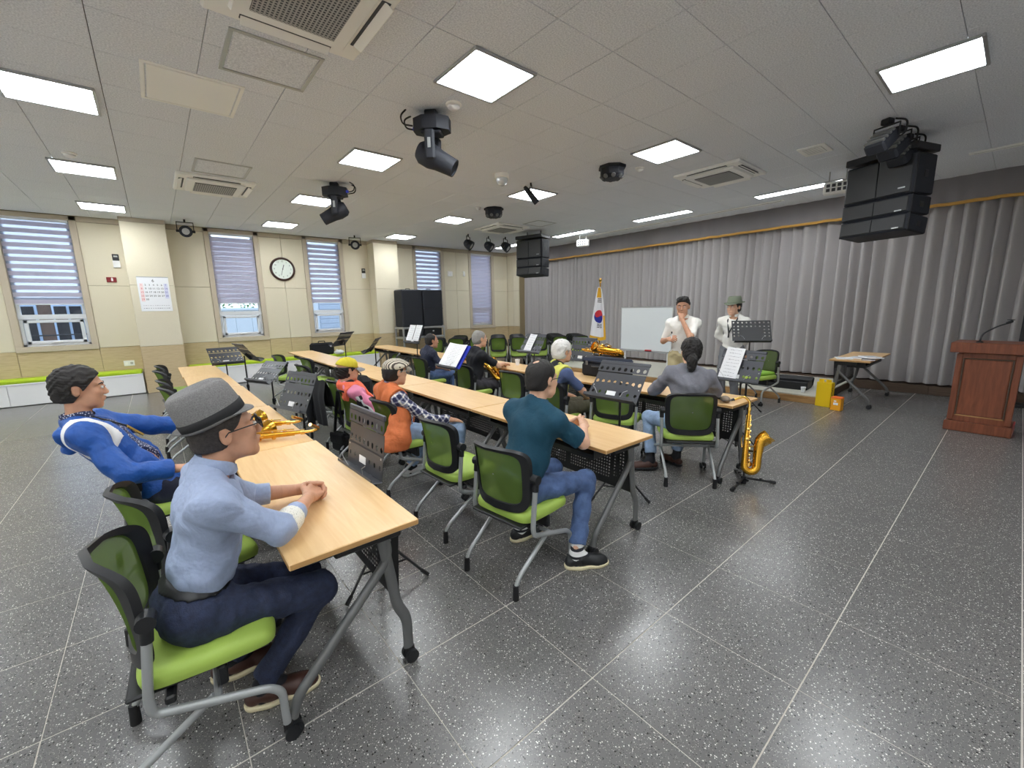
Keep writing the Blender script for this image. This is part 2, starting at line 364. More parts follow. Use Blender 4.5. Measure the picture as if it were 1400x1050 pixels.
# other walls
struct(MB().box((-4.3, 4.15, 1.75), (0.2, 15.9, 3.6)).build('wall_back', X['wallwhite'], smooth=False))
struct(MB().box((3.0, -3.6, 1.75), (14.8, 0.2, 3.6)).build('wall_right', X['wallwhite'], smooth=False))
wr = struct(MB().box((10.4, 3.85, 1.75), (0.2, 15.1, 3.6)).box((10.08, 11.6, 1.75), (0.5, 0.66, 3.6)).build('wall_front', X['joint'], smooth=False))
for y0, y1 in ((11.28, 11.58), (11.58, 11.9)):
    for z0, z1, m, n in ((2.2, 3.4, X['panel'], 'wall_panel'), (0.97, 2.2, X['panel'], 'wall_panel'), (0, 0.97, X['wains'], 'oak_panel'), (3.4, 3.5, X['frame'], 'crown_strip')):
        MB().box((9.815, (y0+y1)/2, (z0+z1)/2), (0.03, y1-y0-0.006, z1-z0-0.006), 0.003).build(n, m, wr, smooth=False)
# pillars
for k, (x0, x1) in enumerate(((-0.29, 0.41), (4.78, 5.47))):
    yf = 11.48; p = struct(MB().box(((x0+x1)/2, (yf+WY)/2+0.02, 1.75), (x1-x0-0.04, WY-yf, 3.5)).build('pillar', X['joint'], smooth=False))
    for z0, z1, m, n in ((2.2, 3.42, X['panel'], 'wall_panel'), (0.97, 2.2, X['panel'], 'wall_panel'), (0, 0.97, X['wains'], 'oak_panel'), (3.42, 3.5, X['frame'], 'crown_strip')):
        e = 0.012 if n == 'crown_strip' else 0
        MB().box(((x0+x1)/2, yf+0.01-e/2, (z0+z1)/2), (x1-x0+e, 0.025, z1-z0-0.005), 0.003).build(n, m, p, smooth=False)
        for sx_, xx in ((-1, x0), (1, x1)):
            MB().box((xx-sx_*0.01+sx_*e/2, (yf+WY)/2+0.01, (z0+z1)/2), (0.025, WY-yf-0.01, z1-z0-0.005), 0.003).build(n, m, p, smooth=False)
# windows
def window(i, a, b, bz):
    w_ = D.objects.new('window_%d' % i, None); COL.objects.link(w_); w_['kind'] = 'structure'
    c = (a+b)/2; fw = 0.10; y = WY-0.02
    def bx(n, x0, x1, z0, z1, m, yy=y, d=0.16, bev=0.006): MB().box(((x0+x1)/2, yy+d/2, (z0+z1)/2), (x1-x0, d, z1-z0), bev).build(n, m, w_, smooth=False)
    bx('frame_side', a, a+fw, WB, WT+0.03, X['frame']); bx('frame_side', b-fw, b, WB, WT+0.03, X['frame'])
    bx('frame_sill', a, b, WB, WB+fw, X['frame'], yy=y-0.01); bx('frame_head', a, b, WT-0.05, WT+0.03, X['frame'])
    ia, ib = a+fw, b-fw; yg = WY+0.07
    bx('casing', ia, ia+0.05, 1.05, 3.42, X['pvc'], yg, 0.08); bx('casing', ib-0.05, ib, 1.05, 3.42, X['pvc'], yg, 0.08)
    bx('transom', ia, ib, 1.56, 1.65, X['pvc'], yg-0.02, 0.1); bx('casing_sill', ia, ib, 1.05, 1.10, X['pvc'], yg, 0.08)
    sa, sb, s0, s1 = ia+0.06, ib-0.06, 1.10, 1.55
    for n, q in (('sash_rail', (sa, sb, s0, s0+0.055)), ('sash_rail', (sa, sb, s1-0.055, s1)), ('sash_stile', (sa, sa+0.055, s0, s1)), ('sash_stile', (sb-0.055, sb, s0, s1))): bx(n, *q, X['pvc'], yg-0.025, 0.06)
    MB().box((c, yg+0.03, 1.325), (sb-sa-0.1, 0.008, 0.36)).build('pane', X['glass'], w_, smooth=False)
    MB().box((c, yg+0.05, 2.53), (ib-ia-0.09, 0.008, 1.77)).build('pane', X['glass'], w_, smooth=False)
    MB().box((c, yg-0.04, 1.128), (0.13, 0.02, 0.022), 0.006).box((c-0.03, yg-0.065, 1.128), (0.1, 0.018, 0.018), 0.005).build('sash_handle', X['white'], w_, smooth=False)
BL = ['zebra roller blind on the leftmost window, behind the man in the blue jacket', 'closed zebra roller blind on the window left of the wall clock', 'zebra roller blind on the window right of the wall clock', 'zebra roller blind partly hidden behind the black covered loudspeakers', 'long zebra roller blind on the window nearest the stage curtain']
for i, (a, b, bz) in enumerate(WIN):
    window(i+1, a, b, bz)
    t = thing('roller_blind', BL[i], 'blind', ((a+b)/2, WY+0.035, bz), 0, 'zebra blinds on the windows')
    wd = b-a-0.22; ht = 3.42-bz
    MB().box((0, -0.005, ht-0.03), (wd+0.01, 0.05, 0.06), 0.008).build('headrail', X['pvc'], t, smooth=False)
    MB().box((0, 0, 0.012), (wd, 0.02, 0.024), 0.006).build('bottom_rail', X['pvc'], t, smooth=False)
    op = {0: 0.078, 1: 0.098, 2: 0.082, 3: 0.075, 4: 0.108}[i]; pitch = {0: 0.128, 1: 0.105, 2: 0.125, 3: 0.125, 4: 0.115}[i]; nb = int((ht-0.09)/pitch)
    mo = MB().box((0, 0, 0), (wd, 0.003, op), 0.001).mesh('opaque_band', X['blindo'], smooth=False)
    ms = MB().quad((-wd/2, 0, 0), (wd/2, 0, 0), (wd/2, 0, pitch-op), (-wd/2, 0, pitch-op)).mesh('sheer_band', X['blinds'], smooth=False)
    for k in range(nb+1):
        z = 0.024+k*pitch
        if z+pitch > ht: break
        link('opaque_band', mo, t, (0, 0.0, z+op/2)); link('sheer_band', ms, t, (0, 0.004, z+op))
    MB().tube([(wd/2+0.02, -0.03, ht-0.05), (wd/2+0.02, -0.03, 0.1)], 0.004, 6).build('bead_chain', X['white'], t)
# outside the windows
t = thing('building', 'dark brown building seen through the leftmost window below its blind', 'building', (-3.0, 18, -0.5))
MB().box((0, 1, 1.33), (7.2, 2, 2.66), 0.05).build('facade', mat('brown_brick', (98, 76, 64), 0.8, var=0.2, vscale=5), t, smooth=False)
mdk = mat('dark_panes', (34, 38, 46), 0.15); mlf = mat('pale_blue_frame', (170, 190, 214), 0.6)
for i in range(6):
    for z in (1.68,):
        f_ = MB().box((-2.7+i*0.95, -0.03, z), (0.66, 0.1, 1.6), 0.01).build('window_frame', mlf, t, smooth=False)
        for s_ in (-1, 1): MB().box((-2.7+i*0.95+s_*0.155, -0.09, z), (0.25, 0.03, 1.46)).build('pane', mdk, f_, smooth=False)
for z in (0.9, 1.25, 1.6): MB().tube([(-3.4, -0.5, z), (3.4, -0.5, z)], 0.02, 6).build('rail', X['blackm'], t)
t = thing('garden_wall', 'pale garden wall outside the window left of the clock', 'wall', (2.3, 16, -0.5))
for i in range(6): MB().box((-1.45+i*0.45, 0.1, 1.1), (0.445, 0.2, 2.2), 0.01).build('wall_slab', mat('pale_concrete', (226, 232, 236), 0.8) if i == 0 else D.materials['pale_concrete'], t, smooth=False)
MB().box((-0.2, 0.1, 2.24), (2.8, 0.3, 0.08), 0.01).build('coping', D.materials['pale_concrete'], t, smooth=False)
hm = MB(); rr = random.Random(3)
for i in range(1500):
    c = Vector((rr.uniform(0.4, 3.9), rr.uniform(16.6, 17.4), rr.uniform(-0.5, 2.9))); u = Vector((rr.uniform(-1, 1), rr.uniform(-1, 1), rr.uniform(-1, 1))).normalized(); v = u.cross(Vector((rr.random(), rr.random(), 1))).normalized()
    hm.quad(c-u*.07, c+v*.035, c+u*.07, c-v*.035)
h = hm.build('hedge', mat('hedge_leaf', (92, 140, 62), 0.7), smooth=False); tag(h, 'green leafy hedge above the pale garden wall outside', 'hedge', None, 'stuff')
t = thing('building', 'white boarded building seen through the window right of the clock', 'building', (6.2, 16.5, -0.5))
MB().box((0, 0.6, 1.25), (4.2, 1.2, 2.5)).build('wall', mat('white_boards', (222, 228, 234), 0.7), t, smooth=False)
bm_ = MB().box((0, 0, 0), (3.6, 0.04, 0.15), 0.012).mesh('board', mat('blue_white_board', (196, 206, 220), 0.6), smooth=False)
for k in range(13): o = link('board', bm_, t, (0.25, -0.02, 0.4+k*0.17)); o.rotation_euler[0] = 0.12
MB().box((-1.8, -0.05, 1.25), (0.4, 0.12, 2.5), 0.02).build('corner_post', D.materials['white_boards'], t, smooth=False)
gp = struct(MB().box((2, 22, -0.55), (60, 20, 0.1)).build('ground', mat('pale_paving', (170, 168, 160), 0.9), smooth=False))

# benches along the window wall
def bench(x0, x1, label, n):
    t = thing('storage_bench', label, 'bench', ((x0+x1)/2, 11.7, 0)); wd = x1-x0
    MB().box((0, 0.02, 0.2), (wd-0.01, 0.34, 0.38)).build('carcass', X['white'], t, smooth=False)
    pm = MB().box((0, 0, 0), (wd/n-0.006, 0.02, 0.375), 0.003).mesh('front_panel', X['white'], smooth=False)
    for k in range(n): link('front_panel', pm, t, (-wd/2+wd/n*(k+0.5), -0.17, 0.205))
    MB().box((0, 0, 0.405), (wd, 0.38, 0.03), 0.004).build('top', X['white'], t, smooth=False)
    MB().box((0, 0, 0.455), (wd-0.02, 0.37, 0.07), 0.02).build('cushion', X['green'], t, smooth=False)
bench(-4.05, -0.32, 'white storage bench with lime cushion under the leftmost window', 4)
bench(0.44, 4.75, 'white storage bench with lime cushion between the two pillars', 4)

# stage
st = struct(MB().box((8.93, 4.95, 0.055), (2.12, 6.06, 0.11)).box((10.15, 4.8, 0.075), (0.34, 12.8, 0.15)).build('stage', X['stagedark'], smooth=False))
MB().box((8.93, 4.95, 0.121), (2.14, 6.08, 0.022), 0.004).build('stage_top', X['vinyl'], st, smooth=False)
for k in range(4): MB().box((7.853, 2.66+k*1.52, 0.055), (0.02, 1.515, 0.108), 0.003).build('fascia_board', X['stagewood'], st, smooth=False)
for k in range(8): MB().box((9.965, -1.55+k*1.6, 0.08), (0.02, 1.595, 0.15), 0.003).build('plinth_board', X['stagedark'], st, smooth=False)

# curtain and valance
rc = random.Random(11); prof = []
y = -1.6
while y < 11.3:
    far = min(1, max(0, (y-1.5)/4)); wd = rc.uniform(0.15, 0.27)*(1-far)+rc.uniform(0.10, 0.2)*far; dep = rc.uniform(0.10, 0.15)*(1-far)+rc.uniform(0.06, 0.10)*far; sk = rc.uniform(0.66, 0.84)
    for u in (0, .12, .25, .4, sk*.75, sk*.9, sk, sk+(1-sk)*.25, sk+(1-sk)*.5, sk+(1-sk)*.8):
        q = u/sk*0.5 if u < sk else 0.5+(u-sk)/(1-sk)*0.5
        prof.append((y+wd*u, 10.13-dep*(math.sin(PI*q)**1.3)-0.02*math.sin(y*1.7)))
    y += wd
ct = thing('stage_curtain', 'grey pleated curtain hanging across the whole stage wall', 'curtain', (10.1, 5, 0.18))
n = len(prof); parts = 6
for p in range(parts):
    a, b = p*n//parts, min(n, (p+1)*n//parts+1); m = MB(); seg = prof[a:b]; rows = 7
    m.v = []; 
    for j in range(rows):
        z = j/(rows-1)*2.95
        for i, (yy, xx) in enumerate(seg):
            s = 0.75+0.25*(1-j/(rows-1)); m.v.append((10.12+(xx-10.12)*s*1.05-10.1+0.005*math.sin(yy*3+j*.5), yy-5+0.006*math.sin(yy*5.1+j*.6), z))
    L_ = len(seg)
    m.f = [(j*L_+i, (j+1)*L_+i, (j+1)*L_+i+1, j*L_+i+1) for j in range(rows-1) for i in range(L_-1)]; m.m = [0]*len(m.f)
    m.build('curtain_panel', X['curtain'], ct, angle=80)
va = thing('valance', 'grey gathered valance with gold braid along the top of the stage curtain', 'valance', (9.96, 5, 3.08))
m = MB(); nv = 330; rows = 4; r2 = random.Random(5); ph = [r2.uniform(0, 6) for _ in range(4)]
def vx(yy, k): return -0.02*math.sin(yy*9+ph[0]+math.sin(yy*2.3))*(1-k*0.6)-0.012*math.sin(yy*23+ph[1]*2+2*math.sin(yy*3.1))
for j in range(rows):
    for i in range(nv+1):
        yy = -6.6+12.95*i/nv; m.v.append((vx(yy, j/(rows-1)), yy, 0.02+0.4*j/(rows-1)))
m.f = [(j*(nv+1)+i, (j+1)*(nv+1)+i, (j+1)*(nv+1)+i+1, j*(nv+1)+i+1) for j in range(rows-1) for i in range(nv)]; m.m = [0]*len(m.f)
m.build('gathered_cloth', X['valance'], va, angle=80)
m = MB(); m.tube([(vx(-6.6+12.95*i/200, 0)-0.008, -6.6+12.95*i/200, 0.02+0.003*math.sin(i*1.1)) for i in range(201)], 0.026, 8); m.build('gold_braid', X['gold'], va)

# ---------------------------------------------------------------- ceiling fixtures
def led(x, y, label):
    t = thing('ceiling_light', label, 'ceiling light', (x, y, CZ), 0, 'square ceiling lights')
    for dx, dy, sx_, sy_ in ((0, .3, .62, .025), (0, -.3, .62, .025), (.3, 0, .025, .58), (-.3, 0, .025, .58)):
        MB().box((dx, dy, -0.011), (sx_, sy_, 0.022), 0.004).build('frame_rail', X['alu'], t, smooth=False)
    MB().box((0, 0, -0.008), (.575, .575, 0.010), 0.002).build('diffuser', X['lamp'], t, smooth=False)
cols = [(-0.45, 'left column'), (2.37, 'middle column'), (5.2, 'right column')]
ordn = ['nearest', 'second', 'third', 'fourth', 'farthest']
ys = [0.72, 3.12, 5.6, 8.1, 10.65]
for x, nm in cols:
    for k, yy in enumerate(ys):
        led(x, yy, 'square LED panel, %s from the camera in the %s' % (ordn[k], nm))
for k, yy in enumerate(ys): led(-3.27, yy, 'square LED panel, %s in the column beyond the left edge' % ordn[k])  # added panels out of view, lifting bounce light on walls and ceiling
for x, nm in ((-3.27, 'left rear corner'), (-0.45, 'left rear'), (2.37, 'middle rear')): led(x, -1.7, 'square LED panel behind the camera, %s' % nm)  # row added behind the camera so unseen walls brighten the ceiling
LT = ['nearest the hanging loudspeakers at right', 'second from the right along the valance', 'third from the right along the valance', 'by the window wall corner']
for k, (y0, y1) in enumerate(((2.05, 3.36), (4.6, 5.9), (7.15, 8.45), (9.7, 11.0))):
    t = thing('linear_ceiling_light', 'long narrow LED light in front of the valance, '+LT[k], 'ceiling light', (8.68, (y0+y1)/2, CZ), 0, 'linear lights')
    for dx, dy, sx_, sy_ in ((.13, 0, .02, 1.32), (-.13, 0, .02, 1.32), (0, .65, .24, .02), (0, -.65, .24, .02)): MB().box((dx, dy, -0.01), (sx_, sy_, 0.02), 0.004).build('frame_rail', X['alu'], t, smooth=False)
    MB().box((0, 0, -0.007), (.24, 1.28, 0.010), 0.002).build('diffuser', X['lamp'], t, smooth=False)
# air conditioner cassettes
def holes_grid(w, h, nx, ny, fill, z=0.0):
    """a flat plate in the xy plane with square holes"""
    m = MB(); px, py = w/nx, h/ny; gx, gy = px*(1-fill)/2, py*(1-fill)/2; xs = []; ys_ = []
    for i in range(nx): xs += [-w/2+i*px+gx, -w/2+(i+1)*px-gx]
    for j in range(ny): ys_ += [-h/2+j*py+gy, -h/2+(j+1)*py-gy]
    xs = [-w/2]+xs+[w/2]; ys_ = [-h/2]+ys_+[h/2]; nxx = len(xs)
    m.v = [(x, y, z) for y in ys_ for x in xs]
    for j in range(len(ys_)-1):
        for i in range(nxx-1):
            if i % 2 == 1 and j % 2 == 1: continue
            m.f.append((j*nxx+i, j*nxx+i+1, (j+1)*nxx+i+1, (j+1)*nxx+i)); m.m.append(0)
    return m
def ac_unit():
    t = thing('air_conditioner', '', 'air conditioner')
    MB().box((0, 0, -0.02), (0.95, 0.95, 0.04), 0.012).build('rim', X['acwhite'], t, smooth=False)
    MB().box((0, 0, -0.052), (0.70, 0.70, 0.035), 0.015).build('centre_panel', X['acwhite'], t, smooth=False)
    MB().box((0, 0, -0.071), (0.50, 0.50, 0.004)).build('filter', X['acdark'], t, smooth=False)
    holes_grid(0.50, 0.50, 20, 20, 0.56, -0.079).build('intake_grille', X['acgrille'], t, smooth=False)
    for k in range(4):
        M_ = Matrix.Rotation(k*PI/2, 4, 'Z')
        MB().box(M_ @ Vector((0.405, 0, -0.038)), (0.06, 0.56, 0.012) if k % 2 == 0 else (0.56, 0.06, 0.012), 0.003).build('air_slot', X['acdark'], t, smooth=False)
        fl_ = MB().box((0, 0, 0), (0.075, 0.55, 0.008), 0.003).build('louvre', X['acwhite'], t, smooth=False); fl_.rotation_euler = (0, 0, 0)
        fl_.matrix_local = M_ @ Matrix.Translation((0.418, 0, -0.052)) @ Matrix.Rotation(0.5, 4, 'Y')
    return t
ac = ac_unit()
for k, (x, y, l) in enumerate(((0.94, 3.02, 'large white ceiling air conditioner cut by the top of the picture'), (0.94, 7.97, 'white ceiling air conditioner above the window side tables at left'), (6.68, 3.12, 'white ceiling air conditioner left of the big hanging loudspeakers'), (6.62, 8.2, 'white ceiling air conditioner above the three spotlights'))):
    place(ac, k, (x, y, CZ), 0, l)
def hatch(x, y, sx_, sy_, label, fill=None):
    t = thing('access_hatch', label, 'hatch', (x, y, CZ))
    for dx, dy, a, b in ((0, sy_/2, sx_+.03, .03), (0, -sy_/2, sx_+.03, .03), (sx_/2, 0, .03, sy_-.03), (-sx_/2, 0, .03, sy_-.03)): MB().box((dx, dy, -0.004), (a, b, 0.010), 0.003).build('edge_strip', X['alu'] if not fill else X['acwhite'], t, smooth=False)
    MB().box((0, 0, -0.001 if not fill else -0.006), (sx_-.05, sy_-.05, 0.008), 0.002).build('leaf', fill or X['ceil'], t, smooth=False)
hatch(0.945, 3.98, .59, .6, 'square ceiling hatch with aluminium edges beside the large air conditioner')
hatch(0.505, 4.87, .66, .70, 'plain white square ceiling panel left of the ceiling hatch', X['acwhite'])
hatch(0.945, 7.1, .59, .6, 'square ceiling hatch just in front of the left far air conditioner')
hatch(7.05, 7.35, .55, .5, 'faint square ceiling hatch beside the far air conditioner')
def vent(x, y, sx_, sy_, label, n=6):
    t = thing('ceiling_vent', label, 'vent', (x, y, CZ))
    MB().box((0, 0, -0.008), (sx_, sy_, 0.016), 0.005).build('frame', X['acwhite'], t, smooth=False)
    MB().box((0, 0, -0.017), (sx_-.14, sy_-.1, 0.004)).build('core', X['acgrille'], t, smooth=False)
    for k in range(n): MB().box((-(sx_-.16)/2+(sx_-.16)*k/(n-1), 0, -0.021), (.012, sy_-.1, .006)).build('slat', X['acwhite'], t, smooth=False)
vent(6.68, 1.93, .38, .30, 'small white ceiling vent left of the big hanging loudspeakers')
vent(8.57, -0.25, .10, 1.9, 'long slot diffuser in the ceiling at the right edge', 2)
vent(9.3, 5.6, .08, 5.0, 'long thin slot diffuser running along the valance', 2)
def detector(x, y, label, r=0.055):
    t = thing('smoke_detector', label, 'smoke detector', (x, y, CZ))
    MB().lathe([(r*1.25, 0), (r*1.25, -.012), (r, -.02)], 20).build('base', X['acwhite'], t)
    MB().lathe([(r, -.018), (r*.95, -.035), (r*.6, -.05), (0, -.052)], 20).build('sensor_cap', X['white'], t)
detector(2.42, 3.68, 'round smoke detector beside the nearer moving head light', 0.06)
detector(5.48, 3.68, 'round smoke detector right of the nearer black ceiling effect light', 0.05); detector(-0.52, 7.45, 'round smoke detector at left between two LED panels', 0.055); detector(5.0, 6.9, 'tiny smoke detector left of the farther black ceiling effect light', 0.04)
# moving head lights
def moving_head():
    t = thing('moving_head_light', '', 'stage light')
    MB().box((0, 0, -0.03), (0.12, 0.12, 0.06), 0.01).build('ceiling_clamp', X['blackm'], t, smooth=False)
    b_ = MB().prism([(0.19*math.cos(a), 0.13*math.sin(a)) for a in [rad(22.5+45*k) for k in range(8)]], 0.12, Matrix.Translation((0, 0, -0.19))).box((0.0, 0, -0.205), (0.2, 0.16, 0.03), 0.01)
    b_.build('base', X['navyblack'], t, smooth=False)
    for s in (-1, 1):
        M_ = Matrix.Translation((0, s*0.125, 0))
        MB().box((0.0, s*0.125, -0.34), (0.10, 0.045, 0.28), 0.018).build('yoke_arm', X['navyblack'], t, smooth=False)
        MB().box((0.0, s*0.15, -0.33), (0.03, 0.004, 0.09)).build('badge', X['silver'], t, smooth=False)
    h = MB(); M_ = Matrix.Translation((0, 0, -0.42)) @ Matrix.Rotation(rad(118), 4, 'Y')
    h.lathe([(0.001, -0.17), (0.08, -0.165), (0.112, -0.12), (0.118, -0.02), (0.10, 0.06), (0.088, 0.20), (0.086, 0.235), (0.075, 0.236), (0.07, 0.22), (0.001, 0.215)], 16, M_, 1.0, 0.86)
    h.build('head', X['navyblack'], t, angle=30)
    for q in ((-0.18, -0.05), (-0.18, 0.05)):
        MB().tube(fillet([(q[0], q[1], -0.14), (q[0]-0.10, q[1], -0.12), (q[0]-0.12, q[1], -0.04), (q[0]-0.05, q[1]*1.5, 0.0)], 0.05), 0.008, 6).build('cable', X['rubber'], t)
    MB().cyl((-0.17, 0.05, -0.13), (-0.205, 0.05, -0.13), 0.02, 10).build('plug', X['blue'], t)
    return t
mh = moving_head()
place(mh, 0, (2.33, 3.94, CZ), rad(-45), 'large black moving head stage light nearest the camera')
place(mh, 1, (2.33, 6.87, CZ), rad(150), 'black moving head stage light beyond the nearer one')
def effect_light():
    t = thing('ceiling_effect_light', '', 'effect light')
    MB().lathe([(0.19, 0), (0.19, -0.03), (0.165, -0.035), (0.165, -0.12), (0.12, -0.165), (0, -0.17)], 8).build('housing', X['navyblack'], t, angle=20)
    for k in range(8):
        a = rad(22.5+45*k); M_ = Matrix.Translation((0.135*math.cos(a), 0.135*math.sin(a), -0.135)) @ Matrix.Rotation(a, 4, 'Z') @ Matrix.Rotation(rad(140), 4, 'Y')
        MB().lathe([(0.03, 0), (0.03, 0.02), (0, 0.022)], 10, M_).build('lens', X['gunmetal'], t)
    MB().box((0.2, 0, -0.03), (0.1, 0.03, 0.02), 0.005).build('bracket', X['blackm'], t, smooth=False)
    return t
ef = effect_light()
place(ef, 0, (5.13, 3.89, CZ), 0.4, 'black domed ceiling effect light nearer the camera'); place(ef, 1, (5.29, 6.79, CZ), 0.2, 'black domed ceiling effect light in the distance above the far air conditioner')
t = thing('crystal_dome_light', 'small white based clear dome light on the ceiling centre', 'effect light', (4.1, 5.05, CZ))
MB().lathe([(0.10, 0), (0.10, -0.05), (0.085, -0.06)], 20).build('base', X['acwhite'], t)
MB().ball((0, 0, -0.075), 0.085, 16, 10).build('dome', mat('faceted_clear', (214, 220, 226), 0.12, 0.3), t, smooth=False)
def par_can(label, loc, yaw, pitch, sc=1.0, long=False, group=None):
    t = thing('spotlight', label, 'spotlight', loc, yaw, group); L1 = 0.17*sc if not long else 0.33*sc; r = 0.095*sc if not long else 0.05*sc; dz = -0.20*sc
    MB().tube([(0, 0, 0), (0, 0, -0.05*sc)], 0.015*sc, 8).build('hook', X['blackm'], t)
    MB().tube([(0, -r*1.25, dz), (0, -r*1.25, -0.05*sc), (0, r*1.25, -0.05*sc), (0, r*1.25, dz)], 0.009*sc, 6).build('yoke', X['blackm'], t)
    M_ = Matrix.Translation((0, 0, dz)) @ Matrix.Rotation(pitch, 4, 'Y')
    MB().lathe([(0.001, -L1*.55), (r*.55, -L1*.53), (r*.85, -L1*.3), (r, L1*.1), (r*1.04, L1*.5), (r*.9, L1*.5), (r*.88, L1*.46)], 18, M_).build('can', X['navyblack'], t, angle=35)
    MB().lathe([(r*.88, L1*.455), (0.0, L1*.47)], 18, M_, caps=False).build('lens', X['acgrille'], t)
    for s in (-1, 1): MB().cyl((0, s*r*.9, dz), (0, s*r*1.45, dz), 0.022*sc, 8).build('knob', X['blackm'], t)
    return t
P90 = PI/2
par_can('black spotlight on the ceiling beside the pillar with the calendar', (0.72, 11.15, CZ), rad(-93), rad(100), 1.15)
par_can('black spotlight on the ceiling between the clock and the second pillar', (4.17, 11.15, CZ), rad(-110), rad(100), 1.15)
for k, (x, y, l) in enumerate(((6.46, 9.39, 'leftmost of three small black ceiling spotlights'), (7.1, 9.37, 'middle of three small black ceiling spotlights'), (7.55, 9.21, 'rightmost of three small black ceiling spotlights in front of a long light'))):
    par_can(l, (x, y, CZ), rad(-50-5*k), rad(125), 1.25, group='three small spotlights')
par_can('slim black profile spotlight hanging across a square LED panel', (4.73, 5.12, CZ), rad(-30), rad(140), 0.9, True)
for k, (x, y, l) in enumerate(((6.25, 1.16, 'black wash light nearest the camera above the big loudspeakers'), (6.62, 1.12, 'middle black wash light above the big loudspeakers'), (7.0, 1.1, 'rear black wash light above the big loudspeakers'))):
    t = thing('wash_light', l, 'stage light', (x, y, CZ), rad(160), 'three wash lights at right')
    MB().box((0, 0, -0.03), (0.09, 0.09, 0.06), 0.01).build('clamp', X['blackm'], t, smooth=False)
    MB().tube([(0, -0.12, -0.2), (0, -0.12, -0.07), (0, 0.12, -0.07), (0, 0.12, -0.2)], 0.01, 6).build('yoke', X['blackm'], t)
    M_ = (Matrix.Translation((0, 0, -0.2)) @ Matrix.Rotation(rad(40), 4, 'Y')).to_3x3()
    MB().box((0.06, 0, -0.24), (0.26, 0.2, 0.12), 0.02, M_).build('housing', X['navyblack'], t, smooth=False)
    for q in range(4): MB().box(Vector((0.06, 0, -0.24))+M_ @ Vector((-0.09+q*0.06, 0, 0.068)), (0.03, 0.19, 0.03), 0.004, M_).build('cooling_fin', X['gunmetal'], t, smooth=False)
    MB().tube(fillet([(-0.05, 0.05, -0.2), (-0.14, 0.1, -0.16), (-0.16, 0.1, -0.02), (-0.04, 0.05, -0.01)], 0.06), 0.009, 6).build('cable', X['rubber'], t)
def derby(label, loc, yaw):
    t = thing('derby_light', label, 'effect light', loc, yaw)
    MB().tube([(0, -0.1, 0), (0, -0.1, -0.2)], 0.008, 6).tube([(0, 0.1, 0), (0, 0.1, -0.2)], 0.008, 6).build('bracket', X['acgrille'], t)
    MB().box((0, 0, -0.24), (0.14, 0.32, 0.17), 0.02).build('case', X['acwhite'], t, smooth=False)
    wm = MB().box((0, 0, 0), (0.006, 0.045, 0.045), 0.002).mesh('lens_window', X['acdark'], smooth=False)
    for i in range(4):
        for j in range(2): link('lens_window', wm, t, (-0.072, -0.1+i*0.067, -0.21-j*0.062))
derby('white slotted effect light near the left hanging loudspeakers', (8.96, 7.69, CZ), rad(10)); derby('white slotted effect light left of the big hanging loudspeakers', (8.0, 1.98, CZ), rad(10))
# hanging loudspeakers
def array(label, loc, yaw):
    t = thing('hanging_loudspeaker', label, 'loudspeaker', loc, yaw); W_ = 0.74
    MB().box((0.02, 0, -0.04), (0.44, W_+.02, 0.08), 0.008).build('top_frame', X['blackm'], t, smooth=False)
    MB().tube([(0.1, 0.2, -0.02), (0.1, 0.2, 0.13)], 0.012, 6).tube([(0.1, -0.2, -0.02), (0.1, -0.2, 0.13)], 0.012, 6).build('hanging_rod', X['blackm'], t)
    z = -0.10
    for k, (h, tl) in enumerate(((0.46, 0.0), (0.22, 0.03), (0.21, 0.10))):
        M_ = Matrix.Rotation(tl, 3, 'Y'); c = Vector((0.03+(-0.01*k), 0, z-h/2))
        b_ = MB().box(c, (0.40, W_, h-0.012), 0.015, M_).build('cabinet', X['navyblack'], t, smooth=False)
        for s in (-1, 1): MB().box(c+M_ @ Vector((-0.203, s*W_*.24, 0)), (0.02, W_*.475, h-0.05), 0.006, M_).build('grille', X['black'], b_, smooth=False)
        for s in (-1, 1):
            MB().box(c+M_ @ Vector((0.02, s*W_/2, 0.0)), (0.07, 0.012, 0.08 if k == 0 else 0.06), 0.004, M_).build('handle_recess', X['black'], b_, smooth=False)
            MB().box(c+M_ @ Vector((-0.17, s*W_/2, 0.0)), (0.02, 0.02, h-0.02), 0.004, M_).build('rigging_rail', X['blackm'], b_, smooth=False)
        MB().box(c+M_ @ Vector((-0.215, -W_*.36, -h*.32)), (0.004, 0.07, 0.014), 0, M_).build('badge', X['silver'], b_, smooth=False)
        z -= h
array('big black hanging loudspeaker stack at right in front of the curtain', (7.19, 1.27, 3.38), rad(-20))
array('smaller looking black hanging loudspeaker stack in front of the curtain corner', (7.55, 8.15, 3.38), rad(16))
# ---------------------------------------------------------------- folding tables
def perf_panel(w, h, clusters, z0, pitch=0.022, hole=0.011):
    """vertical perforated sheet in the y-z plane; clusters = [(ya, yb, za, zb)] zones that hold holes"""
    ny, nz = int(w/pitch), int(h/pitch); m = MB(); ys = []; zs = []; e = (pitch-hole)/2
    for i in range(ny): ys += [-w/2+i*pitch+e, -w/2+(i+1)*pitch-e]
    for j in range(nz): zs += [z0+j*pitch+e, z0+(j+1)*pitch-e]
    ys = [-w/2]+ys+[w/2]; zs = [z0]+zs+[z0+h]; n = len(ys)
    m.v = [(0, y, z) for z in zs for y in ys]
    for j in range(len(zs)-1):
        for i in range(n-1):
            if i % 2 == 1 and j % 2 == 1:
                y, z = (ys[i]+ys[i+1])/2, (zs[j]+zs[j+1])/2
                if any(a < y < b and c < z < d_ for a, b, c, d_ in clusters): continue
            m.f.append((j*n+i, j*n+i+1, (j+1)*n+i+1, (j+1)*n+i)); m.m.append(0)
    return m
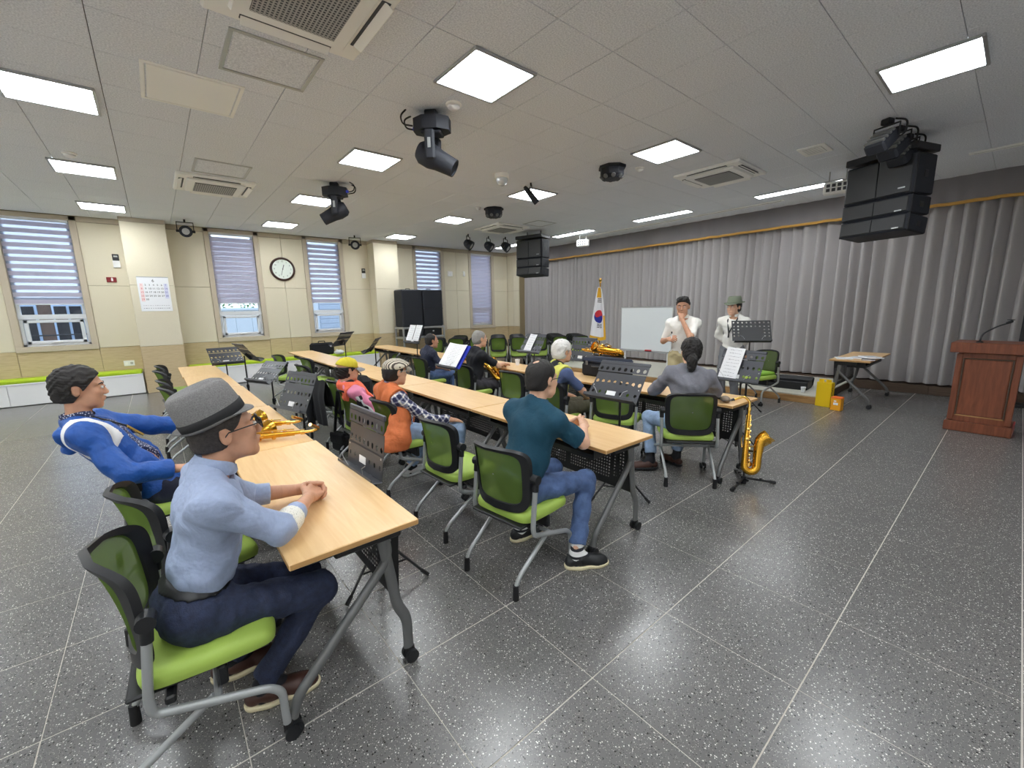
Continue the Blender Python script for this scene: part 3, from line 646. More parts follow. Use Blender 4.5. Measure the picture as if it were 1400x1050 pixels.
def make_table():
    t = thing('folding_table', '', 'table')
    tp = MB().box((0, 0, 0.7075), (0.5, 1.496, 0.025), 0.003).build('tabletop', X['beech'], t, smooth=False)
    MB().box((-0.2502, 0, 0.7075), (0.001, 1.49, 0.019)).box((0.2502, 0, 0.7075), (0.001, 1.49, 0.019)).box((0, -0.7482, 0.7075), (0.494, 0.001, 0.019)).box((0, 0.7482, 0.7075), (0.494, 0.001, 0.019)).build('edge_band', X['beechedge'], tp, smooth=False)
    MB().box((0.08, 0, 0.675), (0.05, 1.36, 0.035), 0.004).build('beam', X['tabledk'], t, smooth=False)
    sh = MB().box((-0.06, 0, 0.598), (0.22, 1.16, 0.006)).box((-0.165, 0, 0.612), (0.008, 1.16, 0.03), 0.002)
    for s in (-1, 1): sh.box((-0.06, s*0.58, 0.648), (0.22, 0.006, 0.1))
    sh.build('book_shelf', X['tabledk'], t, smooth=False)
    m = perf_panel(1.26, 0.40, [(-.57, -.47, .34, .56), (-.43, -.02, .32, .56), (.02, .43, .32, .56), (.47, .57, .34, .56)], 0.275, 0.024, 0.0105)
    p = m.build('modesty_panel', X['tabledk'], t, loc=(0.17, 0, 0), smooth=False); p.rotation_euler[1] = 0.06
    for s in (-1, 1):
        y = s*0.66
        MB().box((0.06, y, 0.665), (0.28, 0.05, 0.06), 0.008).build('leg_bracket', X['tabledk'], t, smooth=False)
        l = MB().tube(fillet([(0.125, y-s*0.005, 0.675), (0.15, y-s*0.005, 0.545), (-0.262, y+s*0.02, 0.14), (-0.287, y+s*0.02, 0.065)], 0.13, 6), 0.0195, 12).build('leg', X['gunmetal'], t)
        MB().ball((0.125, y-s*0.005, 0.678), 0.0215, 12, 6).build('chrome_cap', X['alu'], l)
        MB().tube(fillet([(0.12, y, 0.64), (0.165, y, 0.30), (0.205, y, 0.22), (0.205, y, 0.07)], 0.15, 6), 0.024, 10, flat=(1, 0, 0)).build('leg', X['gunmetal'], t)
        for cx in (-0.287+0.0, 0.21):
            c = thing_part('caster', t)
            yy = y+(s*0.02 if cx < 0 else 0)
            for q in (-1, 1): MB().cyl((cx, yy+q*0.012, 0.03), (cx, yy+q*0.030, 0.03), 0.03, 14).build('wheel', X['black'], c)
            MB().box((cx, yy, 0.053), (0.045, 0.022, 0.045), 0.01).build('fork', X['rubber'], c, smooth=False)
    return t
def thing_part(name, parent):
    o = D.objects.new(name, None); COL.objects.link(o); o.parent = parent; o.empty_display_size = 0.03; return o
tb = make_table(); tk = 0
ORD = ['nearest', 'second', 'third', 'fourth', 'fifth', 'sixth', 'seventh']
def put_table(x, y, rz, label, g=None):
    global tk; place(tb, tk, (x, y, 0), rz, label, g); tk += 1
L1 = ['under the fedora man\'s clasped hands', 'with two gold saxophones', 'behind the grey fedora', 'farther up the left row', 'at the far end of the left row']
for k in range(5): put_table(0.5-0.012*k, 2.285+1.505*k, 0.0, 'beech folding table in the left row, %s' % L1[k])
L2 = ['under the teal polo man\'s arms', 'in front of the man in the orange vest', 'beyond the woman in the yellow cap', 'fourth from the camera', 'fifth from the camera', 'farthest, under the window']
for k in range(6): put_table(2.285+0.035*k, 2.272+1.508*k, rad(-1.2), 'beech folding table of the middle row, %s' % L2[k])
L3 = ['beside the gold saxophone on its stand', 'under the black case with a saxophone', 'under the black polo man\'s arms', 'beside the man in the navy shirt', 'fifth from the camera', 'farthest, near the covered loudspeakers']
for k in range(6): put_table(4.02+0.06*k, 2.245+1.51*k, rad(-2.0), 'beech folding table of the right row, %s' % L3[k])
put_table(8.72, 1.58, rad(90), 'lone beech folding table with papers beside the stage')

# ---------------------------------------------------------------- chairs
def make_chair():
    t = thing('folding_chair', '', 'chair')
    # seat pad: rounded square rings
    m = MB(); N_ = 40; rings = [(0.90, 0.402, 0), (0.985, 0.408, 0), (1.0, 0.425, 0), (1.0, 0.437, 0), (0.965, 0.455, .3), (0.85, 0.463, .6), (0.5, 0.460, 1), (0.05, 0.457, 1)]
    for s, z, dm in rings:
        for k in range(N_):
            a = 2*PI*k/N_; ca, sa = math.cos(a), math.sin(a); e = 0.30
            x = math.copysign(abs(ca)**e, ca)*0.202*s; y = math.copysign(abs(sa)**e, sa)*0.228*s*(1-0.06*(x < 0)*abs(x)/0.23)
            zz = z-0.020*max(0, (x-0.12)/0.12)**2+0.010*max(0, abs(y)-0.1)/0.12*dm
            m.v.append((x+0.028, y, zz))
    for i in range(len(rings)-1):
        for k in range(N_): m.f.append((i*N_+k, i*N_+(k+1) % N_, (i+1)*N_+(k+1) % N_, (i+1)*N_+k)); m.m.append(0)
    m.f.append(tuple(range(N_))[::-1]); m.m.append(0); m.f.append(tuple((len(rings)-1)*N_+k for k in range(N_))); m.m.append(0)
    seat = m.build('seat', X['seat'], t, angle=60)
    MB().box((0.0, 0, 0.394), (0.40, 0.40, 0.018), 0.006).build('seat_pan', X['black'], seat, smooth=False)
    # backrest: curved ring frame with mesh stretched inside
    def bk(u, v):   # u in -1..1 across, v in 0..1 up
        wv = 0.205+0.018*v; x = -0.185-0.075*v*v+(0.065+0.06*v*v)*u*u
        return Vector((x, u*wv, 0.462+0.385*v-0.02*u*u*v))
    def rr(a, s, sv, ex=0.34):
        ca, sa = math.cos(a), math.sin(a)
        return math.copysign(abs(ca)**ex, ca)*s, 0.5+0.5*math.copysign(abs(sa)**ex, sa)*sv
    m = MB(); K = 56
    for k in range(K):
        a = 2*PI*k/K; uo, vo = rr(a, 1, 1); ui, vi = rr(a, 0.83, 1.0); vi = 0.115+vi*0.835
        po, pi_ = bk(uo, vo), bk(ui, vi); dx = Vector((0.012, 0, 0.004))
        m.v += [po-dx, po+dx, pi_+dx*.8, pi_-dx*.8]
    for k in range(K):
        b_ = (k+1) % K
        for q in range(4): m.f.append((k*4+q, k*4+(q+1) % 4, b_*4+(q+1) % 4, b_*4+q)); m.m.append(0)
    fr = m.build('back_frame', X['black'], t, angle=50)
    m = MB(); R_ = 5
    for i in range(R_+1):
        s = 1-i/R_*0.98
        for k in range(K): u, v = rr(2*PI*k/K, s*.84, s); m.v.append(bk(u, 0.11+v*0.85))
    for i in range(R_):
        for k in range(K): m.f.append((i*K+k, i*K+(k+1) % K, (i+1)*K+(k+1) % K, (i+1)*K+k)); m.m.append(0)
    m.build('back_mesh', X['meshback'], fr)
    for s in (-1, 1):
        y = s*0.238
        sf = MB().tube(fillet([(-0.112, y, 0.66), (-0.140, y, 0.405), (-0.135, y, 0.345), (0.175, y, 0.248), (0.215, y, 0.21), (0.218, y, 0.07)], 0.06, 6), 0.0145, 10).build('side_frame', X['silver'], t)
        MB().cyl((-0.112, y-s*0.034, 0.665), (-0.112, y+s*0.018, 0.665), 0.027, 14).tube([(-0.112, y, 0.66), (-0.118, y, 0.60)], 0.0185, 10).build('pivot_hub', X['black'], sf)
        rl = MB().tube(fillet([(0.02, s*0.215, 0.298), (-0.22, s*0.205, 0.125), (-0.252, s*0.205, 0.075), (-0.255, s*0.205, 0.03)], 0.09, 6), 0.013, 10).build('rear_leg', X['silver'], t)
        MB().tube([(-0.2535, s*0.205, 0.085), (-0.2555, s*0.205, 0.0)], [0.0165, 0.0185], 10).build('rubber_foot', X['rubber'], rl)
        c = thing_part('caster', t)
        for q in (-1, 1): MB().cyl((0.231, y+q*0.008, 0.028), (0.231, y+q*0.024, 0.028), 0.028, 12).build('wheel', X['black'], c)
        MB().box((0.222, y, 0.052), (0.036, 0.022, 0.045), 0.008).build('fork', X['rubber'], c, smooth=False)
    MB().tube([(0.03, -0.238, 0.293), (0.03, 0.238, 0.293)], 0.012, 8).build('cross_bar', X['silver'], t)
    MB().box((-0.09, 0, 0.365), (0.03, 0.47, 0.03), 0.006).box((0.05, 0, 0.345), (0.03, 0.40, 0.075), 0.006).build('seat_support', X['black'], t, smooth=False)
    return t
ch = make_chair()
CH = [
 (-0.015, 1.84, -3, 'lime and black mesh chair under the man in the grey fedora'),
 (0.00, 2.47, 12, 'empty lime mesh chair between the man in the fedora and the man in blue'),
 (-0.10, 3.38, 5, 'lime chair under the man in the blue jacket'),
 (0.19, 5.75, 2, 'mesh chair at the left row of tables, nearest of the far four'),
 (0.18, 6.40, -2, 'mesh chair at the left row of tables, second of the far four'),
 (0.15, 7.60, 4, 'mesh chair at the left row of tables, third of the far four'),
 (0.17, 8.30, -3, 'mesh chair at the left row of tables, last by the pillar'),
 (1.565, 1.84, 7, 'lime mesh chair under the man in the teal polo'),
 (1.60, 2.585, 2, 'empty lime mesh chair between the teal polo and the orange vest'),
 (1.60, 3.50, 0, 'lime mesh chair under the man in the orange vest'),
 (1.55, 4.20, 3, 'mesh chair under the woman in the yellow cap'),
 (1.64, 4.88, 3, 'mesh chair with a black bag and cloth behind the yellow cap'),
 (1.62, 5.85, -2, 'empty mesh chair left of the chair with the black cloth'),
 (1.75, 6.75, 5, 'empty mesh chair in the middle row, third beyond the yellow cap'),
 (2.05, 7.75, 8, 'empty mesh chair in the middle row, fourth beyond the yellow cap'),
 (1.78, 8.50, -30, 'mesh chair seen edge on near the window bench'),
 (3.635, 1.862, 41, 'lime mesh chair under the man with the ponytail'),
 (3.62, 2.62, 18, 'empty lime mesh chair behind the nearest black music stand at centre'),
 (3.22, 3.15, 10, 'mesh chair under the white haired man in the yellow vest'),
 (3.42, 3.95, 4, 'empty mesh chair left of the white haired man'),
 (3.38, 4.95, 2, 'mesh chair under the man in the black polo'),
 (3.40, 6.25, 0, 'mesh chair under the man in the navy shirt'),
 (3.05, 7.15, 170, 'mesh chair facing the camera side left of the navy shirt'),
 (7.42, 2.62, 163, 'lime mesh chair standing alone against the stage edge')]
for k, (x, y, a, l) in enumerate(CH): place(ch, k, (x, y, 0), rad(a), l)
# chairs nested at the back: a copy with its seat folded up
def fold_chair():
    t = copy_tree(ch); t['label'] = ''
    for c in t.children:
        if c.name.startswith('seat'):
            c.matrix_local = Matrix.Translation((-0.10, 0, 0.285)) @ Matrix.Rotation(rad(-72), 4, 'Y') @ Matrix.Translation((0.20, 0, -0.43))
    return t
fc = fold_chair(); u = Vector((math.cos(rad(52)), math.sin(rad(52)), 0)); r_ = Vector((-u.y, u.x, 0)); k = 0
rj = random.Random(2)
for c in range(8):
    for d_ in range(6):
        p = Vector((5.75, 10.05, 0))+Vector((0.44, -0.34, 0))*c+u*0.27*d_
        if p.x > 9.6 or p.y > 11.5 or (p.y > 10.5 and p.x < 6.9): continue
        place(fc, k, (p.x, p.y, 0), rad(52+rj.uniform(-2, 2)), 'folded lime chair, %s deep in the %s nested column from the left' % (['first', 'second', 'third', 'fourth', 'fifth', 'sixth'][d_], ['first', 'second', 'third', 'fourth', 'fifth', 'sixth', 'seventh', 'eighth'][c]), 'nested folded chairs at the back'); k += 1

# ---------------------------------------------------------------- music stands
def plate_row(m, x0, x1, z0, z1, n, r, zc=None):
    zc = (z0+z1)/2 if zc is None else zc; p = (x1-x0)/n; c = min(p, (z1-z0))/2*0.96; t = 0.0012
    for sy in (-t, t):
        def V(x, z): return (x, sy, z)
        o = len(m.v)
        for i in range(n):
            xc = x0+(i+.5)*p; xa, xb = x0+i*p, x0+(i+1)*p
            for q in ((V(xa, z0), V(xb, z0), V(xb, zc-c), V(xa, zc-c)), (V(xa, zc+c), V(xb, zc+c), V(xb, z1), V(xa, z1))): m.quad(*q)
            S_ = [(xb, zc), (xb, zc+c), (xc, zc+c), (xa, zc+c), (xa, zc), (xa, zc-c), (xc, zc-c), (xb, zc-c)]
            O_ = [(xc+r*math.cos(PI/4*k), zc+r*1.15*math.sin(PI/4*k)) for k in range(8)]
            for k in range(8):
                k2 = (k+1) % 8; m.quad(V(*S_[k]), V(*S_[k2]), V(*O_[k2]), V(*O_[k]))
def make_stand(holes='rows'):
    t = thing('music_stand', '', 'music stand')
    dk = thing_part('desk', t)   # desk local: x across, z up the plate, +y = away from the player
    W_, H_ = 0.46, 0.35; mt = X['standm'] if holes == 'rows' else X['black']
    if holes == 'rows':
        m = MB(); plate_row(m, -.23, .23, .075, .145, 8, .0155, .104); m.build('top_plate', mt, dk, smooth=False)
        m = MB(); plate_row(m, -.225, .225, -.055, .068, 8, .0155, -.015); o = m.build('middle_plate', mt, dk, smooth=False); o.location[1] = 0.006
        m = MB(); plate_row(m, -.23, .23, -.175, -.048, 7, .013, -.112); m.build('bottom_plate', mt, dk, smooth=False)
        MB().box((0, 0.004, 0.16), (.46, .014, .03), .004).build('top_rail', mt, dk, smooth=False)
        for q in (-.21, .21): MB().cyl((q, -.003, -.06), (q, -.001, -.06), .006, 8).build('rivet', X['alu'], dk)
        MB().box((-0.02, -0.003, -0.118), (.085, .003, .042), .001).build('name_label', X['white'], dk, smooth=False)
    else:
        m = MB(); plate_row(m, -.25, .25, .095, .16, 9, .012); plate_row(m, -.25, .25, .045, .095, 9, .012)
        for z in (0, -.05, -.1):
            plate_row(m, -.25, -.139, z-.005, z+.045, 2, .012); plate_row(m, .139, .25, z-.005, z+.045, 2, .012)
        m.box((0, 0, -.03), (.278, .0024, .15)); m.box((0, 0, -.13), (.5, .0024, .05)); m.build('desk_plate', mt, dk, smooth=False)
    MB().box((0, -.03, -.178), (.47, .06, .005), .002).box((0, -.06, -.168), (.47, .004, .024), .001).build('ledge', mt, dk, smooth=False)
    MB().box((0, .025, -.06), (.05, .04, .12), .008).build('bracket', X['black'], dk, smooth=False)
    for q in (-1, 1): MB().tube([(q*.10, -.05, -.165), (q*.13, -.07, -.12), (q*.16, -.065, -.10)], .0022, 5).build('page_clip', X['alu'], dk)
    return t, dk
def stand(label, x, y, z, yaw, tilt, holes='rows', pole_to=0.0, leg0=0.4, group=None):
    t, dk = make_stand(holes); t.location = (x, y, 0); t.rotation_euler[2] = rad(yaw-270); t['label'] = label
    dk.location = (0, 0, z); dk.rotation_euler[0] = -rad(tilt)
    MB().tube([(0, 0.035, pole_to+0.30), (0, 0.035, z-0.05)], 0.010, 8).build('upper_pole', X['blackm'], t)
    MB().tube([(0, 0.035, pole_to+0.06), (0, 0.035, pole_to+0.50)], 0.0145, 8).build('lower_pole', X['blackm'], t)
    MB().cyl((0, 0.035, pole_to+0.48), (0, 0.035, pole_to+0.53), 0.02, 10).cyl((0, 0.035, pole_to+0.505), (0.045, 0.035, pole_to+0.505), 0.009, 8).build('clamp_knob', X['black'], t)
    for k in range(3):
        a = leg0+k*2*PI/3; c = Vector((0, 0.035, pole_to)); d_ = Vector((math.cos(a), math.sin(a), 0))
        l = MB().tube([c+Vector((0, 0, .26))+d_*.015, c+d_*.27+Vector((0, 0, .012))], .008, 6).tube([c+Vector((0, 0, .08))+d_*.015, c+d_*.15+Vector((0, 0, .122))], .006, 6).build('leg', X['blackm'], t)
        MB().tube([c+d_*.235+Vector((0, 0, .044)), c+d_*.275+Vector((0, 0, .011))], .0115, 8).build('rubber_foot', X['rubber'], l)
    return t, dk
def sheet(parent_dk, label, dx, dz, w_, h_, rz=0.0, lines=11, name='sheet_music', curl=0.008, mats=None):
    """paper resting on a stand's desk: its own thing, placed by the desk's world matrix"""
    bpy.context.view_layer.update(); M_ = parent_dk.matrix_world @ Matrix.Translation((dx, -0.006, dz)) @ Matrix.Rotation(rz, 4, 'Y')
    t = thing(name, label, 'sheet music'); t.matrix_world = M_
    m = MB(); m.grid(lambda u, v: ((u-.5)*w_, -0.003-curl*(2*u-1)**2, (v-.5)*h_), 6, 4); m.build('page', X['paper'], t)
    m = MB()
    for k in range(lines):
        z = h_*0.42-k*h_*0.84/max(1, lines-1); x1 = w_*0.42*(1 if k % 4 else 0.8)
        m.box((-(w_*0.42-x1)/2, -0.0045-curl*.2, z), (w_*0.42+x1, 0.0006, 0.0016))
        rs = random.Random(k*7+int(w_*1000))
        for q in range(9): m.box((rs.uniform(-.4, .4)*w_, -0.0046-curl*.3, z+rs.uniform(-.004, .006)), (.005, .0006, .004))
    m.build('printed_staves', mat_cached('grey_ink', (150, 152, 160)), t, smooth=False)
    return t
_mc = {}
def mat_cached(n, c, **k):
    if n not in _mc: _mc[n] = mat(n, c, **k)
    return _mc[n]
stand('black perforated music stand standing beyond the end of the middle row', 2.80, 2.02, 1.0, 182, 35, leg0=0.2)
se, de = stand('brownish steep music stand leaning over the nearest table edge', 0.82, 2.28, 0.88, 182, 7, leg0=0.9)
stand('black music stand behind the saxophones on the left row', 0.88, 4.02, 0.91, 196, 24)
stand('silvery looking low tilted music stand left of the black one', 1.0, 5.95, 0.87, 200, 47)
stand('grey music stand seen from behind near the pillar', 0.82, 8.30, 0.92, 278, 42)
stand('music stand seen edge on beside the grey one near the pillar', 1.0, 7.45, 1.02, 10, 38)
_, dm = stand('music stand with a long white sheet beside the ponytail man', 4.66, 1.83, 0.95, 172, 22, leg0=1.2)
sheet(dm, 'white sheet of music on the stand beside the ponytail man', -0.09, 0.02, .20, .34, 0.05, 9)
MB().cyl((0, 0, 0), (0, -0.003, 0), 0.016, 14).build('green_sticker', X['green'], dm, loc=(0.10, -0.004, -0.115))
_, dn = stand('solid black music stand with edge holes before the man in the hat', 6.45, 2.42, 1.215, 215, 28, 'edge')
_, di = stand('music stand with an open score book in front of the navy shirt', 2.95, 4.72, 0.98, 180, 34)
t = sheet(di, 'open white score book with blue cover on a stand', 0.0, 0.02, .43, .33, 0.03, 13, 'score_book', 0.02)
MB().box((0.02, 0.014, 0), (.44, .024, .335), .004).build('blue_cover', X['blue'], t, smooth=False)
_, dj = stand('music stand with one white sheet before the nested chairs', 4.62, 5.0, 1.03, 182, 32)
sheet(dj, 'narrow white sheet on the stand before the nested chairs', -0.04, 0.01, .16, .30, 0.06, 7)
stand('grey music stand just beyond the white haired man', 4.70, 4.02, 0.99, 178, 16)
_, dh = stand('far music stand with two white pages by the covered loudspeakers', 3.75, 7.35, 1.14, 186, 22)
sheet(dh, 'left of two white pages on the far stand by the loudspeakers', -0.12, 0.03, .20, .31, 0.02, 7); sheet(dh, 'right of two white pages on the far stand by the loudspeakers', 0.10, 0.03, .20, .31, 0.02, 7)
stand('far music stand seen edge on beside the black gig bag', 2.72, 8.3, 1.08, 130, 40); stand('far black music stand left of the man in the navy shirt', 3.0, 7.55, 0.98, 145, 40)

# ---------------------------------------------------------------- lectern
t = thing('lectern', 'mahogany lectern with a framed front panel at the right edge', 'lectern', (7.64, 0.165, 0), rad(-2.5))
MB().box((0, 0, 0.06), (0.50, 0.56, 0.12), 0.008).build('base', X['lectern'], t, smooth=False)
MB().box((0.01, 0, 0.54), (0.42, 0.50, 0.86), 0.006).build('body', X['lectern'], t, smooth=False)
for q in ((0, .235, .54, .86, .055), (0, -.235, .54, .86, .055)): MB().box((-0.205, q[1], q[2]), (0.018, q[4], q[3]-.04), 0.004).build('stile', X['lectern'], t, smooth=False)
for z, h in ((0.155, 0.07), (0.93, 0.06)): MB().box((-0.205, 0, z), (0.018, 0.42, h), 0.004).build('rail', X['lectern'], t, smooth=False)
MB().box((-0.204, 0, 0.545), (0.008, 0.37, 0.67), 0.004).build('front_panel', X['lectern'], t, smooth=False)
for y_ in (-.197, .197): MB().box((-0.21, y_, 0.545), (0.014, 0.014, 0.70), 0.005).build('moulding', X['stagedark'], t, smooth=False)
for z in (.195, .893): MB().box((-0.21, 0, z), (0.014, 0.40, 0.014), 0.005).build('moulding', X['stagewood'] if z < .5 else X['stagedark'], t, smooth=False)
MB().box((0.0, 0, 1.025), (0.56, 0.64, 0.12), 0.006).build('top', X['lectern'], t, smooth=False)
t = thing('gooseneck_microphone', 'black gooseneck microphone standing on the lectern', 'microphone', (7.48, 0.27, 1.085), rad(-10))
MB().lathe([(0.03, 0), (0.03, 0.012), (0.012, 0.02), (0, 0.021)], 14).build('base', X['black'], t)
MB().tube(fillet([(0, 0, 0.01), (0.0, -0.01, 0.10), (0.02, -0.11, 0.19), (0.0, -0.2, 0.235)], 0.12, 6), 0.008, 8).build('neck', X['black'], t)
MB().lathe([(0.012, -0.03), (0.016, 0), (0.014, 0.02), (0, 0.03)], 10, Matrix.Translation((0, -0.21, 0.245)) @ Matrix.Rotation(rad(60), 4, 'X')).build('capsule', X['rubber'], t)
MB().tube([(0.028*math.cos(a), -0.215+0.028*math.sin(a), 0.27) for a in [2*PI*k/16 for k in range(17)]], 0.005, 6).build('ring', X['black'], t)
t = thing('equipment_rack', 'dark equipment rack with a red light behind the lectern', 'rack', (9.0, -0.52, 0))
MB().box((0, 0, 0.36), (0.5, 0.52, 0.6), 0.01).build('cabinet', X['black'], t, smooth=False)
MB().box((-0.02, 0, 0.035), (0.54, 0.55, 0.05), 0.006).build('plinth', X['alu'], t, smooth=False)
for k in range(3): MB().box((-0.255, 0, 0.20+0.17*k), (0.02, 0.46, 0.14), 0.004).build('rack_unit', X['navyblack'], t, smooth=False)
MB().box((-0.268, 0.13, 0.24), (0.006, 0.16, 0.025)).build('red_display', mat('red_led', (255, 40, 90), emit=3.0), t, smooth=False)
t = thing('column_loudspeaker', 'slim black column loudspeaker against the curtain at the right edge', 'loudspeaker', (9.75, -0.10, 0.0))
MB().box((0, 0, 0.02), (0.3, 0.3, 0.04), 0.01).build('foot', X['black'], t, smooth=False)
MB().tube([(0, 0, 0.03), (0, 0, 0.75)], 0.02, 8).build('post', X['blackm'], t)
MB().box((0, 0, 1.2), (0.13, 0.13, 0.95), 0.012).build('cabinet', X['navyblack'], t, smooth=False); MB().box((-0.067, 0, 1.2), (0.006, 0.11, 0.9), 0.002).build('grille', X['black'], t, smooth=False)

# ---------------------------------------------------------------- whiteboard, flag
t = thing('whiteboard', 'wheeled whiteboard in front of the grey curtain left of the standing man', 'whiteboard', (7.55, 4.82, 0), rad(-2))
MB().box((0, 0, 1.13), (0.02, 1.18, 0.85), 0.003).build('writing_surface', mat('board_white', (228, 234, 236), 0.2), t, smooth=False)
for y_ in (-.6, .6): MB().box((0, y_, 1.13), (0.03, 0.025, 0.90), 0.005).build('frame_rail', X['alu'], t, smooth=False)
for z in (.695, 1.565): MB().box((0, 0, z), (0.03, 1.2, 0.025), 0.005).build('frame_rail', X['alu'], t, smooth=False)
MB().box((-0.04, 0, 0.68), (0.07, 1.0, 0.012), 0.004).build('pen_tray', X['alu'], t, smooth=False)
for y_ in (-.5, .5):
    MB().tube([(0.03, y_, 1.55), (0.03, y_, 0.07)], 0.018, 8).build('leg', X['white'], t)
    MB().tube([(-0.25, y_, 0.07), (0.30, y_, 0.07)], 0.018, 8).build('foot_bar', X['white'], t)
    for x_ in (-.23, .28): MB().cyl((x_, y_-.012, .03), (x_, y_+.012, .03), .03, 12).build('caster', X['black'], t)
for y_ in (-.35, -.02, .05, .4): MB().box((0, y_, 1.585), (0.02, 0.03, 0.016), 0.004).build('clip', X['alu'], t, smooth=False)
t = thing('board_eraser', 'red board eraser on the whiteboard tray', 'eraser', (7.51, 4.72, 0.689))
MB().box((0, 0, 0.02), (0.05, 0.13, 0.026), 0.006).build('grip', X['red'], t, smooth=False); MB().box((0, 0, 0.005), (0.05, 0.13, 0.010), 0.002).build('felt', X['rubber'], t, smooth=False)
t = thing('flag', 'draped national flag with gold fringe on a pole before the curtain', 'flag', (8.2, 6.49, 0.132))
MB().lathe([(0.17, 0), (0.17, 0.02), (0.05, 0.05), (0.025, 0.12), (0, 0.121)], 20).build('stand_base', X['brass'], t)
MB().tube([(0, 0, 0.05), (0, 0, 2.02)], 0.014, 10).build('pole', X['brass'], t)
MB().ball((0, 0, 2.085), (0.035, 0.035, 0.045), 12, 8).lathe([(0.03, 2.02), (0.02, 2.045), (0.012, 2.05)], 12).build('finial', X['brassd'], t)
def fs(s, q):   # flag surface: s 0..1 from image left (+y) to right (-y), q 0..1 from bottom to top
    wl_ = 0.035+0.22*(1-q)**0.75; wr_ = 0.05+0.19*(1-q)**0.55
    y_ = wl_-(wl_+wr_)*s; z = 0.70+1.22*q+0.10*(1-q)*(abs(s-0.62)**1.2)-0.02*(1-q)
    x_ = -0.035-0.035*math.sin(s*7.5+0.5)*(1-q*.5)-0.03*(1-q)*math.sin(PI*s)
    return Vector((x_, y_, z))
MB().grid(lambda s, q: fs(s, q), 28, 24).build('cloth', mat('flag_white', (240, 240, 244), 0.8), t)
def patch(name, fn, m, nu=10, nv=6, off=0.004): MB().grid(lambda u, v: fs(*fn(u, v))+Vector((-off, 0, 0)), nu, nv).build(name, m, t)
gf = mat('flag_gold', (232, 178, 40), 0.7)
patch('fringe', lambda u, v: (u, -0.02+0.065*v), gf, 28, 2, 0.006); patch('fringe', lambda u, v: (0.90+0.12*u, 0.0+0.45*v), gf, 2, 12, 0.006)
patch('tassel', lambda u, v: (0.25+0.5*u, 0.80+0.19*v), gf, 6, 6, 0.012)
def disc(u, v, top):
    # yin-yang halves inside a circle of radius 0.30 (in s) and 0.125 (in q), centred on (.52,.43)
    a = 2*u-1; c_ = math.sqrt(max(0, 1-a*a)); mid = 0.42*math.sin(PI*a)
    lo, hi = (mid, c_) if top else (-c_, mid)
    if lo > c_: lo = c_
    if hi < -c_: hi = -c_
    b = lo+(hi-lo)*v; ca, sa = math.cos(-0.5), math.sin(-0.5)
    return (0.52+0.33*(a*ca-b*sa), 0.44+0.125*(a*sa+b*ca))
patch('red_half', lambda u, v: disc(u, v, True), mat('flag_red', (205, 46, 58), 0.8), 24, 8, 0.005); patch('blue_half', lambda u, v: disc(u, v, False), mat('flag_blue', (36, 50, 150), 0.8), 24, 8, 0.005)
for q0, brk in ((0.71, 0), (0.225, 1)):
    for k in range(3):
        if brk and k != 1:
            for s0 in (0.40, 0.585): patch('trigram_bar', lambda u, v, s0=s0, k=k: (s0+0.15*u, q0+0.03*k+0.014*v), X['ink'], 4, 1, 0.005)
        else: patch('trigram_bar', lambda u, v, k=k: ((0.32 if not brk else 0.40)+(0.44 if not brk else 0.34)*u, q0+0.03*k+0.014*v), X['ink'], 6, 1, 0.005)

# ---------------------------------------------------------------- wall things
t = thing('wall_clock', 'round dark framed wall clock between two windows', 'clock', (2.59, WY-0.01, 2.66))
Mw = Matrix.Rotation(P90, 4, 'X')
MB().lathe([(0.235, -0.02), (0.27, -0.02), (0.285, 0.0), (0.28, 0.03), (0.25, 0.045), (0.235, 0.03), (0.235, 0.0)], 32, Mw, caps=False).build('rim', mat('dark_brown_rim', (58, 34, 30), 0.3), t)
MB().lathe([(0.24, 0.015), (0.0, 0.015)], 32, Mw, caps=False).build('dial', mat('clock_dial', (226, 234, 226), 0.4), t)
for k in range(12):
    a = rad(90-30*(k+1)); o = link('numeral', text_mesh(str(k+1), 0.052, X['ink']), t, (0.185*math.cos(a), -0.018, 0.185*math.sin(a))); o.rotation_euler[0] = P90
def hand(n, L_, wd, a): o = MB().box((0, -0.022, L_*.42), (wd, 0.003, L_), 0.001).build(n, X['ink'], t, smooth=False); o.rotation_euler[1] = rad(a)
hand('hour_hand', 0.12, 0.014, 18); hand('minute_hand', 0.17, 0.009, 196); MB().cyl((0, -0.018, 0), (0, -0.028, 0), 0.012, 10).build('hub', X['ink'], t)
t = thing('wall_calendar', 'white wall calendar for June hanging on the left pillar', 'calendar', (0.075, 11.478, 2.02))
MB().box((0, -0.004, 0), (0.50, 0.008, 0.68), 0.002).build('pages', X['paper'], t, smooth=False); MB().box((0, -0.006, 0.345), (0.50, 0.014, 0.014), 0.003).build('binding_strip', X['alu'], t, smooth=False)
o = link('month_numeral', text_mesh('6', 0.085, X['ink']), t, (0, -0.009, 0.27)); o.rotation_euler[0] = P90
pk = mat('pale_pink', (244, 224, 226), 0.7); pb = mat('pale_lilac', (220, 222, 242), 0.7)
MB().box((-0.192, -0.0085, 0.035), (0.06, 0.001, 0.36)).build('sunday_column', pk, t, smooth=False); MB().box((0.192, -0.0085, 0.065), (0.06, 0.001, 0.30)).build('saturday_column', pb, t, smooth=False)
cr_ = mat('calendar_red', (214, 90, 96), 0.7); cb_ = mat('calendar_blue', (84, 92, 176), 0.7)
for d_ in range(30):
    o = link('date_numeral', text_mesh(str(d_+1), 0.05, cr_ if d_ % 7 == 0 else cb_ if d_ % 7 == 6 else X['ink']), t, (-0.192+0.064*(d_ % 7), -0.0095, 0.185-0.072*(d_//7))); o.rotation_euler[0] = P90
m = MB(); rs = random.Random(8)
